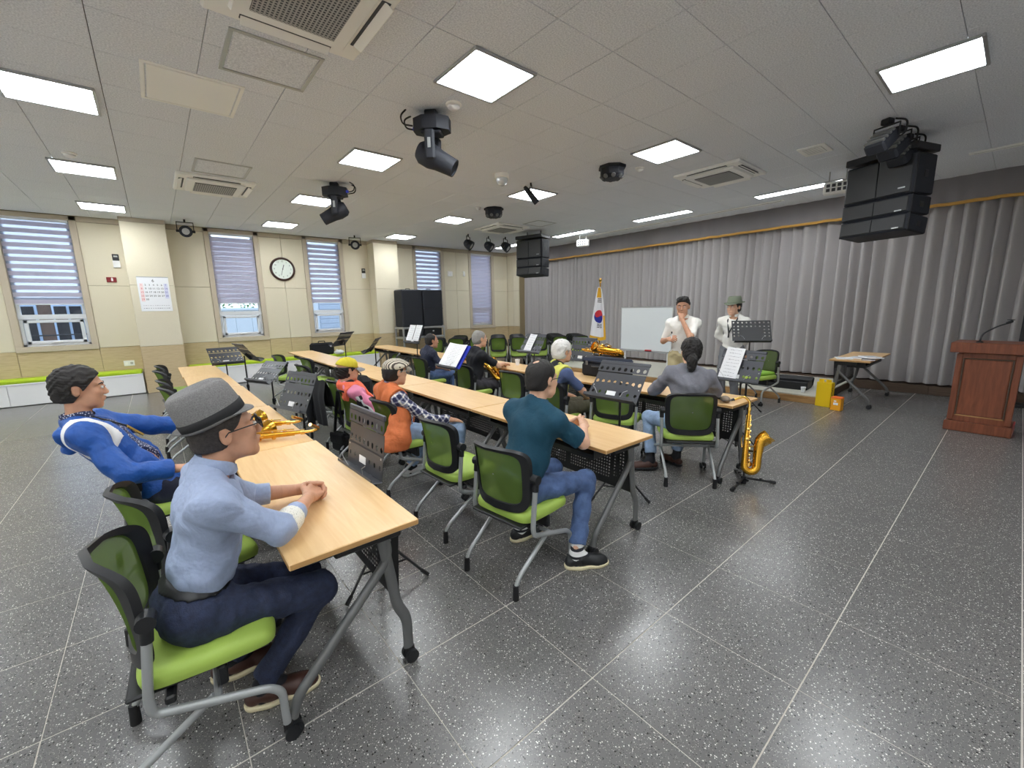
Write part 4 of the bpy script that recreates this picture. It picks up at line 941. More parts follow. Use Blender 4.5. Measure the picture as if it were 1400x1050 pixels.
for k in range(2):
    for q in range(12): m.box((-0.2+q*0.036, -0.0088, -0.225-k*0.055), (rs.uniform(.012, .03), 0.001, 0.012 if k else .006))
m.build('small_print', mat_cached('grey_ink', (150, 152, 160)), t, smooth=False)
def controller(x, z, label, dark=True):
    t = thing('air_conditioner_controller', label, 'controller', (x, WY-0.002, z))
    MB().box((0, -0.012, 0.06), (0.10, 0.024, 0.13), 0.006).build('display_unit', X['black'] if dark else X['acgrille'], t, smooth=False); MB().box((0.0, -0.012, -0.07), (0.11, 0.026, 0.14), 0.006).build('remote_holder', X['white'], t, smooth=False)
    MB().box((0, -0.026, 0.08), (0.06, 0.002, 0.03)).build('screen', X['acgrille'], t, smooth=False)
controller(-0.44, 2.70, 'small black and white wall controller left of the calendar pillar'); controller(4.62, 2.64, 'small white and dark wall controller left of the second pillar')
t = thing('fire_alarm_sign', 'small dark red wall plate with a white mark left of the calendar', 'sign', (-0.56, WY-0.002, 2.32))
MB().box((0, -0.01, 0), (0.15, 0.02, 0.10), 0.005).build('plate', X['dkred'], t, smooth=False); MB().box((0.01, -0.021, 0), (0.03, 0.002, 0.055), 0.001).build('white_mark', X['white'], t, smooth=False); MB().box((0.01, -0.021, 0.035), (0.016, 0.002, 0.012)).build('white_mark', X['white'], t, smooth=False)
t = thing('wall_socket', 'white double wall socket above the lime bench cushion', 'socket', (-0.52, WY-0.002, 0.62))
MB().box((0, -0.006, 0), (0.17, 0.012, 0.11), 0.003).build('plate', X['white'], t, smooth=False)
for s in (-1, 1): MB().cyl((s*.04, -0.012, 0), (s*.04, -0.015, 0), 0.025, 14).build('outlet', X['acgrille'] if s > 0 else X['acwhite'], t)
for x, z, w_, l in ((7.42, 2.72, .18, 'white boxy motion sensor between the two far windows'), (7.95, 2.74, .08, 'small white wall plate beside the far right window')):
    t = thing('wall_sensor', l, 'sensor', (x, WY-0.002, z)); MB().box((0, -0.02, 0), (w_, 0.04, 0.16), 0.012).build('case', X['acwhite'], t, smooth=False); MB().box((0, -0.042, -.02), (w_*.4, 0.004, 0.06), 0.002).build('lens', X['white'], t, smooth=False)
# ---------------------------------------------------------------- saxophones
def make_sax():
    t = thing('saxophone', '', 'saxophone'); B = X['brass']
    b = MB(); path = [(0, 0, 0.60), (0, 0, 0.10)]; r = [0.013, 0.028]
    for k in range(1, 9):
        a = PI*k/8; path.append((0.05-0.05*math.cos(a), 0, 0.10-0.055*math.sin(a))); r.append(0.029+0.006*k/8)
    for k, (z, rr_) in enumerate(((0.20, 0.037), (0.28, 0.042), (0.33, 0.05), (0.355, 0.058), (0.37, 0.066))): path.append((0.10+0.004*k*k, 0, z)); r.append(rr_)
    b.tube(path, r, 20, caps=False); b.build('body', B, t, angle=60)
    MB().lathe([(0.066, 0), (0.069, 0.004), (0.064, 0.003), (0.050, -0.03), (0.03, -0.08), (0.001, -0.09)], 20, Matrix.Translation((0.165, 0, 0.37)) @ Matrix.Rotation(0.45, 4, 'Y'), caps=False).build('bell_throat', X['brassd'], t)
    nk = MB().tube(fillet([(0, 0, 0.595), (0, 0, 0.675), (-0.05, 0, 0.715), (-0.15, 0, 0.665)], 0.07, 6), [0.0135]*8+[0.0115]*10 if False else 0.0115, 10).build('neck', X['brassd'], t)
    MB().cyl((0, 0, 0.59), (0, 0, 0.615), 0.019, 14).build('collar', X['brassd'], nk)
    MB().tube([(-0.13, 0, 0.677), (-0.165, 0, 0.657), (-0.225, 0, 0.628)], [0.013, 0.0145, 0.006], 10).build('mouthpiece', X['black'], t)
    for y in (-0.028, 0.028, 0.034):
        MB().tube([(0.012 if y < .03 else -.01, y, 0.12), (0.012 if y < .03 else -.01, y*.8, 0.55)], 0.0035, 6).build('key_rod', X['brassd'], t)
    kc = MB().lathe([(0.001, 0.012), (0.6, 0.012), (1, 0.009), (1, 0), (0.001, 0)], 14)
    km = kc.mesh('key_cup', X['brassd'])
    for k in range(8):
        z = 0.14+0.052*k; s = 0.023-0.0013*k; o = link('key_cup', km, t); bx = 0.026-0.0017*k
        o.matrix_local = Matrix.Translation((bx, 0.0, z)) @ Matrix.Rotation(P90, 4, 'Y') @ Matrix.Diagonal((s, s, 1, 1))
    for k, (x, y, z, s, rx) in enumerate(((0.10, 0.040, 0.21, 0.026, -1), (0.11, 0.045, 0.29, 0.027, -1), (0.05, 0.038, 0.11, 0.024, -1), (0.0, -0.024, 0.33, 0.016, 1), (0.0, -0.022, 0.42, 0.013, 1), (0.0, 0.022, 0.49, 0.012, -1))):
        o = link('key_cup', km, t); o.matrix_local = Matrix.Translation((x, y, z)) @ Matrix.Rotation(rx*P90, 4, 'X') @ Matrix.Diagonal((s, s, 1, 1))
    pm = MB().ball((0, 0, 0), (0.008, 0.008, 0.003), 10, 6).mesh('pearl', X['white'])
    for k in range(6): o = link('pearl', pm, t); o.matrix_local = Matrix.Translation((0.038-0.0016*k, 0.006, 0.17+0.06*k)) @ Matrix.Rotation(P90, 4, 'Y')
    MB().tube([(0.085, 0.06, 0.18), (0.12, 0.075, 0.24), (0.085, 0.06, 0.30)], 0.004, 6).build('bell_guard', X['brassd'], t)
    MB().tube([(0.02, 0, 0.27), (0.085, 0, 0.27)], 0.006, 8).build('brace', X['brassd'], t)
    MB().tube([(-0.03, 0.0, 0.25), (-0.04, 0.01, 0.33), (-0.03, 0, 0.36)], 0.005, 6).build('thumb_hook', X['brassd'], t)
    return t
sx = make_sax(); sk = 0
def put_sax(M_, label):
    global sk; o = copy_tree(sx) if sk else sx; o.matrix_world = M_; o['label'] = label; sk += 1; return o
def axes(z_dir, x_hint):
    z = Vector(z_dir).normalized(); x = Vector(x_hint); x = (x-z*x.dot(z)).normalized(); y = z.cross(x); return Matrix((x, y, z)).transposed().to_4x4()
put_sax(Matrix.Translation((3.86, 1.42, 0.075)) @ axes((0.30, 0.10, 1), (0.55, -0.75, 0)), 'gold saxophone upright on a floor stand at the end of the right row')
def turn_neck(o, a):
    for c in o.children:
        if c.name.startswith('neck'): c.rotation_euler[2] = a
        elif c.name.startswith('mouthpiece'): D.objects.remove(c)
turn_neck(put_sax(Matrix.Translation((0.13, 3.36, 0.765)) @ axes((0.93, -0.3, -0.012), (0.3, 1, 0.05)), 'gold saxophone lying on the left row, nearer to the man in the fedora'), -.6)
turn_neck(put_sax(Matrix.Translation((0.14, 3.76, 0.765)) @ axes((0.90, -0.42, 0.0), (0.42, 0.9, 0.10)), 'gold saxophone lying on the left row behind the first saxophone'), -.6)
old = put_sax(Matrix.Translation((4.34, 3.02, 0.995)) @ axes((-0.25, 1, 0.10), (-0.8, -0.15, 0.5)), 'old gold saxophone lying on the black case on the right row')
for c in list(old.children):
    if c.name.startswith(('neck', 'mouthpiece')):
        for q in list(c.children): D.objects.remove(q)
        D.objects.remove(c)
put_sax(Matrix.Translation((3.72, 4.72, 0.54)) @ axes((-0.18, 0.45, 0.5), (0.9, 0.1, 0.1)), 'gold saxophone on the lap of the man in the black polo')
put_sax(Matrix.Translation((3.98, 5.78, 0.767)) @ axes((-0.1, 1, 0.0), (0.7, 0, 0.12)), 'gold saxophone lying on the right row between the black polo and the navy shirt')
t = thing('saxophone_stand', 'black folding tripod stand under the upright saxophone', 'stand', (3.88, 1.42, 0), 0.2)
MB().cyl((0, 0, 0.0), (0, 0, 0.07), 0.024, 12).build('hub', X['black'], t)
for k, a in enumerate((170, 300, 25)):
    d_ = Vector((math.cos(rad(a)), math.sin(rad(a)), 0)); l = MB().tube([Vector((0, 0, 0.05))+d_*0.02, d_*0.25+Vector((0, 0, 0.018))], 0.011, 8).build('leg', X['blackm'], t)
    MB().tube([d_*0.22+Vector((0, 0, 0.022)), d_*0.265+Vector((0, 0, 0.016))], 0.016, 8).build('rubber_foot', X['rubber'], l)
    MB().cyl(d_*0.14+Vector((0, 0, 0.034)), d_*0.14+Vector((0, 0, 0.055)), 0.012, 8).build('knob', X['black'], l)
MB().tube([(0, 0, 0.05), (0.07, 0.02, 0.28)], 0.009, 8).tube([(0.04, -0.05, 0.30), (0.07, 0.02, 0.28), (0.12, 0.06, 0.30)], 0.008, 8).tube([(-.05, -.04, .05), (0, 0, .04), (.06, .03, .05)], .010, 8).build('cradle', X['blackm'], t)

# ---------------------------------------------------------------- cases, bags and small things
t = thing('instrument_case', 'black instrument case under a saxophone on the right row', 'case', (4.30, 3.28, 0.72), rad(-4))
MB().box((0, 0, 0.085), (0.30, 0.62, 0.17), 0.03).build('lower_shell', X['blackcloth'], t, smooth=False); MB().box((0.0, 0, 0.20), (0.30, 0.62, 0.06), 0.025).build('lid', mat('navy_case_cloth', (40, 48, 66), 0.9), t, smooth=False)
MB().tube(fillet([(-0.15, -0.08, 0.14), (-0.19, -0.08, 0.14), (-0.19, 0.08, 0.14), (-0.15, 0.08, 0.14)], 0.02), 0.01, 8).build('handle', X['black'], t)
for y_ in (-.2, .2): MB().box((-.153, y_, .17), (.01, .04, .05), .003).build('latch', X['gunmetal'], t, smooth=False)
t = thing('gig_bag', 'black padded gig bag leaning on the window wall on the lime bench', 'bag', (3.27, 11.66, 0.49))
MB().box((0, 0, 0.16), (0.60, 0.13, 0.32), 0.05).build('shell', X['blackcloth'], t, smooth=False)
MB().tube([(-.28, -.068, .03), (-.28, -.068, .28), (.28, -.068, .28), (.28, -.068, .03)], .006, 6).build('zip', X['rubber'], t)
MB().tube(fillet([(-.08, 0, .31), (-.08, 0, .36), (.08, 0, .36), (.08, 0, .31)], .03), .011, 8).build('handle', X['black'], t)
t = thing('plastic_bag', 'crumpled white plastic bag beside the gig bag on the bench', 'bag', (3.66, 11.55, 0.49)); m = MB(); rs = random.Random(4)
m.ball((0, 0, 0.05), (0.13, 0.10, 0.055), 18, 10); m.v = [(x+rs.uniform(-.012, .012), y+rs.uniform(-.012, .012), max(0, z+rs.uniform(-.012, .012))) for x, y, z in m.v]; m.build('crumpled_film', X['white'], t, smooth=False)
MB().tube([(-0.08, 0, 0.09), (-0.05, 0.02, 0.13), (-0.01, 0.01, 0.10)], 0.008, 6).build('tied_handle', X['white'], t)
t = thing('shoulder_bag', 'small black shoulder bag hanging by its strap beside the brown music stand', 'bag', (1.44, 4.76, 0.0), 0.3)
MB().box((0, 0, 0.15), (0.11, 0.24, 0.22), 0.035).build('pouch', X['blackcloth'], t, smooth=False); MB().box((-0.05, 0, 0.20), (0.03, 0.23, 0.12), 0.012).build('flap', X['blackcloth'], t, smooth=False)
MB().tube([(0, -0.10, 0.25), (0.0, -0.03, 0.50), (0.03, 0.0, 0.83)], 0.016, 6).tube([(0, 0.10, 0.25), (0.0, 0.04, 0.50), (0.03, 0.0, 0.83)], 0.016, 6).build('strap', X['blackcloth'], t)
t = thing('jacket', 'black jacket draped over a mesh chair back behind the yellow cap', 'jacket', (1.36, 4.87, 0.0), rad(3)); m = MB()
m.grid(lambda u, v: Vector((-0.075+0.15*abs(v-.5)*0.4-0.10*(1 if v < .5 else -0.75)*min(1, abs(v-.5)*6)*0.5+0.012*math.sin(u*19)*(abs(v-.5)*2), (u-.5)*0.50*(1+0.06*math.sin(v*9)), 0.87-abs(v-.5)*2*(0.50 if v < .5 else 0.3)+0.01*math.sin(u*11))), 24, 20); m.build('cloth', X['blackcloth'], t)
MB().tube([(-0.10, 0.17, 0.70), (-0.13, 0.20, 0.50), (-0.12, 0.19, 0.33)], [0.05, 0.045, 0.04], 10).build('sleeve', X['blackcloth'], t)
t = thing('backpack', 'black backpack standing on a chair seat beside the woman in the yellow cap', 'bag', (1.74, 4.86, 0.462), rad(8))
MB().box((0, 0, 0.20), (0.20, 0.32, 0.40), 0.06).build('body', X['blackcloth'], t, smooth=False); MB().box((-0.105, 0, 0.12), (0.05, 0.24, 0.16), 0.025).build('pocket', X['black'], t, smooth=False); MB().tube(fillet([(0, -.04, .39), (0, -.04, .43), (0, .04, .43), (0, .04, .39)], .02), .008, 6).build('handle', X['black'], t)
def cup(x, y, z, label):
    t = thing('paper_cup', label, 'cup', (x, y, z)); MB().lathe([(0.027, 0), (0.027, 0.003), (0.037, 0.085), (0.0385, 0.088), (0.036, 0.088), (0.026, 0.006), (0.001, 0.005)], 18).build('wall', X['paper'], t); MB().lathe([(0.0365, 0.0845), (0.039, 0.0865), (0.0365, 0.0885)], 18, caps=False).build('rolled_rim', X['white'], t)
cup(4.25, 4.95, 0.72, 'white paper cup on the right row near the black polo'); cup(8.08, 2.16, 0.132, 'white paper cup on the stage edge in front of the open case')
t = thing('instrument_case', 'open black instrument case lying on the stage behind the lone chair', 'case', (8.42, 2.60, 0.132), rad(4))
MB().box((0, 0, 0.012), (0.36, 0.86, 0.024), 0.008).build('floor_shell', X['black'], t, smooth=False)
for q in ((-.17, 0, .02, .86), (.17, 0, .02, .86), (0, .42, .36, .02), (0, -.42, .36, .02)): MB().box((q[0], q[1], 0.07), (q[2], q[3], 0.13), 0.008).build('side_shell', X['black'], t, smooth=False)
MB().box((0.30, 0, 0.09), (0.05, 0.86, 0.17), 0.02, Matrix.Rotation(0.5, 3, 'Y')).build('lid', X['black'], t, smooth=False); MB().box((0.0, 0, 0.05), (0.3, 0.8, 0.05), 0.02).build('plush_lining', X['acdark'], t, smooth=False)
t = thing('cushion', 'green cushion with a dark strip on the lone chair by the stage', 'cushion', (7.40, 2.62, 0.463), rad(163))
MB().box((0, 0, 0.025), (0.34, 0.36, 0.05), 0.02).build('pad', mat('green_pad', (150, 200, 70), 0.6), t, smooth=False); MB().box((0.02, -.04, 0.054), (0.06, 0.20, 0.012), 0.005).build('dark_strip', X['black'], t, smooth=False)
t = thing('shopping_bag', 'yellow paper shopping bag standing against the stage corner', 'bag', (7.82, 1.80, 0), rad(-8))
yb = MB(); yb.box((0, 0, 0.19), (0.11, 0.20, 0.38), 0.004); yb.build('body', X['yellow'], t, smooth=False)
for y0, y1 in ((-.08, -.02), (.02, .085)): MB().box((-.02, (y0+y1)/2, .40), (.006, y1-y0, .05), .002).build('torn_rim', X['yellow'], t, smooth=False)
MB().tube(fillet([(-.055, .04, .36), (-.06, .04, .43), (-.06, -.03, .43), (-.055, -.03, .36)], .02), .006, 6).build('handle', X['yellow'], t)
m = MB(); rs = random.Random(9)
for k in range(6): m.box((-0.0-.02+rs.uniform(-.01, .01), -.1015, .30-.035*k), (.035, .002, .006)).box((-.03+.02*(k % 2), -.1015, .285-.035*k), (.006, .002, .025))
m.build('side_lettering', X['ink'], t, smooth=False)
t = thing('carton', 'small orange carton with red top on the floor before the yellow bag', 'box', (7.66, 1.60, 0), rad(-6))
MB().box((0, 0, 0.09), (0.11, 0.13, 0.18), 0.003).build('body', X['orange'], t, smooth=False); MB().box((0.0, 0, 0.188), (0.112, 0.132, 0.018), 0.004, Matrix.Rotation(-0.05, 3, 'Y')).build('lid', X['orange2'], t, smooth=False)
MB().box((-.0555, 0.0, .10), (.002, .06, .035)).box((-.0555, 0.01, .14), (.002, .03, .02)).build('label', X['paper'], t, smooth=False)
for k, (x, y, a, l, c) in enumerate(((8.22, 1.70, 20, 'white paper sheet hanging over the near edge of the lone table', 'paper'), (8.38, 1.55, -8, 'loose white papers in the middle of the lone table', 'paper'), (8.5, 1.42, 35, 'white leaflet with dark edge on the lone table', 'paper'))):
    t = thing('paper_sheets', l, 'papers', (x, y, 0.7205+0.001*k), rad(a)); MB().box((0, 0, 0.003+.004*k), (0.30, 0.21, 0.004+.006*k), 0.001).build('sheets', X['paper'], t, smooth=False)
    mm = MB()
    for q in range(7): mm.box((0.0, -.08+.025*q, .0055+.0075*k), (.22, .004, .0006))
    mm.build('print', mat_cached('grey_ink', (150, 152, 160)), t, smooth=False)
t = thing('folder', 'black folder at the corner of the papers on the lone table', 'folder', (8.12, 1.38, 0.7205), 0.2); MB().box((0, 0, 0.012), (0.10, 0.16, 0.024), 0.004).build('cover', X['black'], t, smooth=False); MB().box((0, 0, 0.012), (0.102, 0.15, 0.012)).build('leaves', X['paper'], t, smooth=False)
t = thing('spectacle_case', 'rounded brown grey case on the end of the right row', 'case', (3.86, 1.62, 0.72), 0.6); MB().ball((0, 0, 0.028), (0.075, 0.04, 0.028), 18, 10).build('shell', mat('brown_grey', (128, 112, 96), 0.5), t); MB().box((0, 0, 0.028), (0.152, 0.083, 0.004), 0.002).build('seam', X['black'], t, smooth=False)
t = thing('mobile_phone', 'black phone lying beside the rounded case on the right row', 'phone', (3.98, 1.72, 0.72), 1.0); MB().box((0, 0, 0.006), (0.15, 0.075, 0.011), 0.004).build('body', X['black'], t, smooth=False); MB().box((0, 0, 0.012), (0.14, 0.068, 0.001)).build('screen', mat('dark_glass', (14, 15, 18), 0.1), t, smooth=False)
# covered loudspeakers on a steel cart
t = thing('equipment_cart', 'grey steel cart under two black covered loudspeakers by the second pillar', 'cart', (5.84, 11.08, 0))
for x_ in (-.64, .64):
    for y_ in (-.24, .24): MB().box((x_, y_, 0.575), (0.045, 0.045, 1.13), 0.006).build('post', X['alu'], t, smooth=False)
    for z in (1.11, .84, .25): MB().box((x_, 0, z), (0.04, 0.44, 0.045), 0.005).build('side_rail', X['alu'], t, smooth=False)
for y_ in (-.24, .24):
    for z in (1.11, .84): MB().box((0, y_, z), (1.24, 0.04, 0.045), 0.005).build('long_rail', X['alu'], t, smooth=False)
MB().box((0, 0, 0.867), (1.22, .46, .012)).build('shelf', X['alu'], t, smooth=False); MB().box((0, 0, 1.135), (1.26, .5, .012)).build('top_shelf', X['alu'], t, smooth=False)
for s, l in ((-1, 'left'), (1, 'right')):
    o = thing('covered_loudspeaker', '%s of two tall loudspeakers under black cloth covers' % l, 'loudspeaker', (5.84+s*.325, 11.08, 1.141))
    MB().box((0, 0, 0.51), (0.63, 0.48, 1.02), 0.03).build('cloth_cover', X['navyblack'], o, smooth=False); MB().box((0, 0, 0.50), (0.635, 0.485, 0.012), 0.004).build('seam', X['black'], o, smooth=False)
    MB().tube(fillet([(-.06, 0, 1.02), (-.06, 0, 1.05), (.06, 0, 1.05), (.06, 0, 1.02)], .02), .01, 6).build('carry_strap', X['black'], o)
    o = thing('amplifier', '%s of two black amplifiers on the cart shelf' % l, 'amplifier', (5.84+s*.3, 11.06, 0.873)); MB().box((0, 0, 0.10), (0.56, 0.40, 0.2), 0.01).build('case', X['black'], o, smooth=False); MB().box((0, -.202, .13), (.05, .004, .03), 0.001).build('badge', X['white'], o, smooth=False)
# ---------------------------------------------------------------- people: smooth blended volumes meshed with surface nets
class Vol:
    def __init__(s): s.p = []; s.cuts = []; s.nz = None
    def cone(s, a, b, r1, r2, k=0.02, clip=None, op=1): s.p.append(('c', np.array(a, float), np.array(b, float), r1, r2, k, clip, op)); return s
    def ell(s, c, r, F=None, k=0.02, op=1, clip=None): s.p.append(('e', np.array(c, float), np.array(r, float), np.eye(3) if F is None else F, 0, k, clip, op)); return s
    def cut(s, p, n): s.cuts.append((np.array(p, float), np.array(n, float)/np.linalg.norm(n))); return s
    def noise(s, amp, freq, seed=0): s.nz = (amp, freq, seed); return s
    def bb(s, q):
        if q[0] == 'c': r = max(q[3], q[4]); return np.minimum(q[1], q[2])-r, np.maximum(q[1], q[2])+r
        e = np.sqrt(((q[3]*q[2][None, :])**2).sum(1)); return q[1]-e, q[1]+e
    def verts(s, h):
        B = [s.bb(q) for q in s.p if q[7] > 0]; lo = np.min([b[0] for b in B], 0)-3*h; hi = np.max([b[1] for b in B], 0)+3*h
        n = np.ceil((hi-lo)/h).astype(int)+1; ax = [lo[i]+h*np.arange(n[i]) for i in range(3)]
        f = np.full(n, 0.3, np.float32)
        for q in s.p:
            a, b = s.bb(q); k = q[5]; m = k+2*h+0.004
            i0 = np.clip(((a-m-lo)/h).astype(int), 0, n); i1 = np.clip(((b+m-lo)/h).astype(int)+2, 0, n)
            if (i1 <= i0).any(): continue
            X_ = ax[0][i0[0]:i1[0], None, None]; Y_ = ax[1][None, i0[1]:i1[1], None]; Z_ = ax[2][None, None, i0[2]:i1[2]]
            if q[0] == 'c':
                ba = q[2]-q[1]; L2 = max(1e-9, ba@ba); px, py, pz = X_-q[1][0], Y_-q[1][1], Z_-q[1][2]
                t = np.clip((px*ba[0]+py*ba[1]+pz*ba[2])/L2, 0, 1)
                d = np.sqrt((px-t*ba[0])**2+(py-t*ba[1])**2+(pz-t*ba[2])**2)-(q[3]+(q[4]-q[3])*t)
            else:
                F = q[3]; px, py, pz = X_-q[1][0], Y_-q[1][1], Z_-q[1][2]; r = q[2]
                u = [(px*F[0, i]+py*F[1, i]+pz*F[2, i]) for i in range(3)]
                k0 = np.sqrt((u[0]/r[0])**2+(u[1]/r[1])**2+(u[2]/r[2])**2); k1 = np.sqrt((u[0]/r[0]**2)**2+(u[1]/r[1]**2)**2+(u[2]/r[2]**2)**2)
                d = k0*(k0-1)/np.maximum(k1, 1e-6)
            if q[6]:
                for cp, cn in q[6]: d = np.maximum(d, (X_-cp[0])*cn[0]+(Y_-cp[1])*cn[1]+(Z_-cp[2])*cn[2])
            g = f[i0[0]:i1[0], i0[1]:i1[1], i0[2]:i1[2]]
            if q[7] > 0: hh = np.maximum(k-np.abs(g-d), 0)/max(k, 1e-6); g[...] = np.minimum(g, d)-hh*hh*k*.25
            else: hh = np.maximum(k-np.abs(g+d), 0)/max(k, 1e-6); g[...] = np.maximum(g, -d)+hh*hh*k*.25
        X_ = ax[0][:, None, None]; Y_ = ax[1][None, :, None]; Z_ = ax[2][None, None, :]
        if s.nz:
            amp, fr, sd = s.nz; rg = np.random.default_rng(sd)
            for o in range(3):
                w1, w2 = rg.normal(size=3), rg.normal(size=3); w1 *= fr*(1+o*.8)/np.linalg.norm(w1); w2 *= fr*(1+o*.6)*.6/np.linalg.norm(w2); ph = rg.uniform(0, 6, 2)
                f += (amp/(1+o*.7)*np.sin(X_*w1[0]+Y_*w1[1]+Z_*w1[2]+ph[0]+1.5*np.sin(X_*w2[0]+Y_*w2[1]+Z_*w2[2]+ph[1]))).astype(np.float32)
        for cp, cn in s.cuts: f = np.maximum(f, ((X_-cp[0])*cn[0]+(Y_-cp[1])*cn[1]+(Z_-cp[2])*cn[2]).astype(np.float32))
        return nets(f, lo, h)
def nets(f, lo, h):
    ins = f < 0; a = ins[:-1, :-1, :-1]
    cor = [(i, j, k) for i in (0, 1) for j in (0, 1) for k in (0, 1)]; nx, ny, nz = f.shape
    cnt = np.zeros((nx-1, ny-1, nz-1), np.int8)
    for i, j, k in cor: cnt += ins[i:nx-1+i, j:ny-1+j, k:nz-1+k]
    act = np.argwhere((cnt > 0) & (cnt < 8))
    if len(act) == 0: return np.zeros((0, 3)), np.zeros((0, 4), int)
    idx = np.full(cnt.shape, -1, np.int32); idx[act[:, 0], act[:, 1], act[:, 2]] = np.arange(len(act))
    val = {c: f[act[:, 0]+c[0], act[:, 1]+c[1], act[:, 2]+c[2]] for c in cor}
    P = np.zeros((len(act), 3)); C = np.zeros(len(act))
    for c in cor:
        for x in range(3):
            if c[x] == 0:
                d = list(c); d[x] = 1; d = tuple(d); v0, v1 = val[c], val[d]; m = (v0 < 0) != (v1 < 0)
                t = np.where(m, v0/np.where(m, v0-v1, 1), 0)
                q = np.array(c, float)[None, :].repeat(len(act), 0); q[:, x] += t; P += q*m[:, None]; C += m
    V = lo+h*(act+P/C[:, None]); Q = []
    for x in range(3):
        u, w_ = (x+1) % 3, (x+2) % 3
        sl0 = [slice(None)]*3; sl1 = [slice(None)]*3; sl0[x] = slice(0, -1); sl1[x] = slice(1, None)
        A, B = ins[tuple(sl0)], ins[tuple(sl1)]; e = np.argwhere(A != B)
        ok = (e[:, u] > 0) & (e[:, w_] > 0) & (e[:, u] < f.shape[u]-1) & (e[:, w_] < f.shape[w_]-1); e = e[ok]
        s_ = A[e[:, 0], e[:, 1], e[:, 2]]
        def g(du, dw): q = e.copy(); q[:, u] += du; q[:, w_] += dw; return idx[q[:, 0], q[:, 1], q[:, 2]]
        F = np.stack([g(-1, -1), g(0, -1), g(0, 0), g(-1, 0)], 1); F[~s_] = F[~s_][:, ::-1]; Q.append(F)
    return V, np.concatenate(Q)
def vmesh(name, parts, m, parent, org):
    Vs, Fs, o = [], [], 0
    for v, h in parts:
        V, F = v.verts(h)
        if len(V) == 0: continue
        Vs.append(V-org); Fs.append(F+o); o += len(V)
    V = np.concatenate(Vs).astype(np.float32); F = np.concatenate(Fs).astype(np.int32)
    me = D.meshes.new(name); me.vertices.add(len(V)); me.vertices.foreach_set('co', V.ravel()); me.loops.add(F.size); me.loops.foreach_set('vertex_index', F.ravel())
    me.polygons.add(len(F)); me.polygons.foreach_set('loop_start', np.arange(0, F.size, 4, dtype=np.int32)); me.polygons.foreach_set('loop_total', np.full(len(F), 4, np.int32))
    me.update(calc_edges=True); me.polygons.foreach_set('use_smooth', np.ones(len(F), bool)); me.materials.append(m); me.validate()
    return link(name, me, parent)
def nv(v): v = np.array(v, float); return v/np.linalg.norm(v)
def frame(f, up):
    f = nv(f); l = nv(np.cross(up, f)); u = np.cross(f, l); return np.stack([f, l, u], 1)
def roty(F, pitch=0, yaw=0, roll=0):
    f, l, u = F[:, 0], F[:, 1], F[:, 2]
    f, l = f*math.cos(yaw)+l*math.sin(yaw), l*math.cos(yaw)-f*math.sin(yaw)
    f, u = f*math.cos(pitch)+u*math.sin(pitch), u*math.cos(pitch)-f*math.sin(pitch)
    l, u = l*math.cos(roll)+u*math.sin(roll), u*math.cos(roll)-l*math.sin(roll); return np.stack([f, l, u], 1)
def ik(a, b, L1, L2, pole):
    a, b = np.array(a, float), np.array(b, float); d = b-a; L = np.linalg.norm(d); L = min(L, (L1+L2)*0.998); d = nv(d)
    x = (L1*L1-L2*L2+L*L)/(2*L); hgt = math.sqrt(max(1e-6, L1*L1-x*x)); p = np.array(pole, float); p = nv(p-d*(p@d)); return a+d*x+p*hgt
def hand(V, w, d, n, side, curl=0.5, sz=1.0, thumb=0.5, spread=0.12, seg=None):
    d = nv(d); n = nv(np.array(n)-d*(np.array(n)@d)); t = np.cross(n, d)*(-side); w = np.array(w, float)  # side: +1 left, -1 right; t = thumb side
    c = curl if isinstance(curl, (list, tuple)) else [curl]*4
    for i, (o, L) in enumerate(((0.031, 0.072), (0.011, 0.080), (-0.010, 0.074), (-0.029, 0.058))):
        kn = w+(d*(0.088-0.006*(i in (0, 3))-0.006*(i == 3))+t*o-n*0.002)*sz
        V.cone(w+(d*0.008+t*o*0.55)*sz, kn, 0.0165*sz, 0.0112*sz, 0.010)
        dd = nv(d+t*spread*(1.5-i)*0.5); p = kn; a = 0
        for s_, (fr, ra, rb, cc) in enumerate(((.46, .0100, .0088, .9), (.31, .0088, .0080, 1.0), (.25, .0078, .0066, .65))):
            a += c[i]*cc; q = p+(dd*math.cos(a)-n*math.sin(a))*L*fr*sz; V.cone(p, q, ra*sz, rb*sz, 0.0035); p = q
    b = w+(d*0.022+t*0.022-n*0.006)*sz; m = b+nv(d*0.75+t*0.75-n*thumb*0.6)*0.043*sz; e = m+nv(d*1.0+t*0.15-n*thumb)*0.033*sz; e2 = e+nv(d*1.0-t*0.1-n*thumb)*0.024*sz
    V.cone(b, m, 0.0155*sz, 0.0115*sz, 0.010); V.cone(m, e, 0.0112*sz, 0.0095*sz, 0.004); V.cone(e, e2, 0.0095*sz, 0.0075*sz, 0.003)
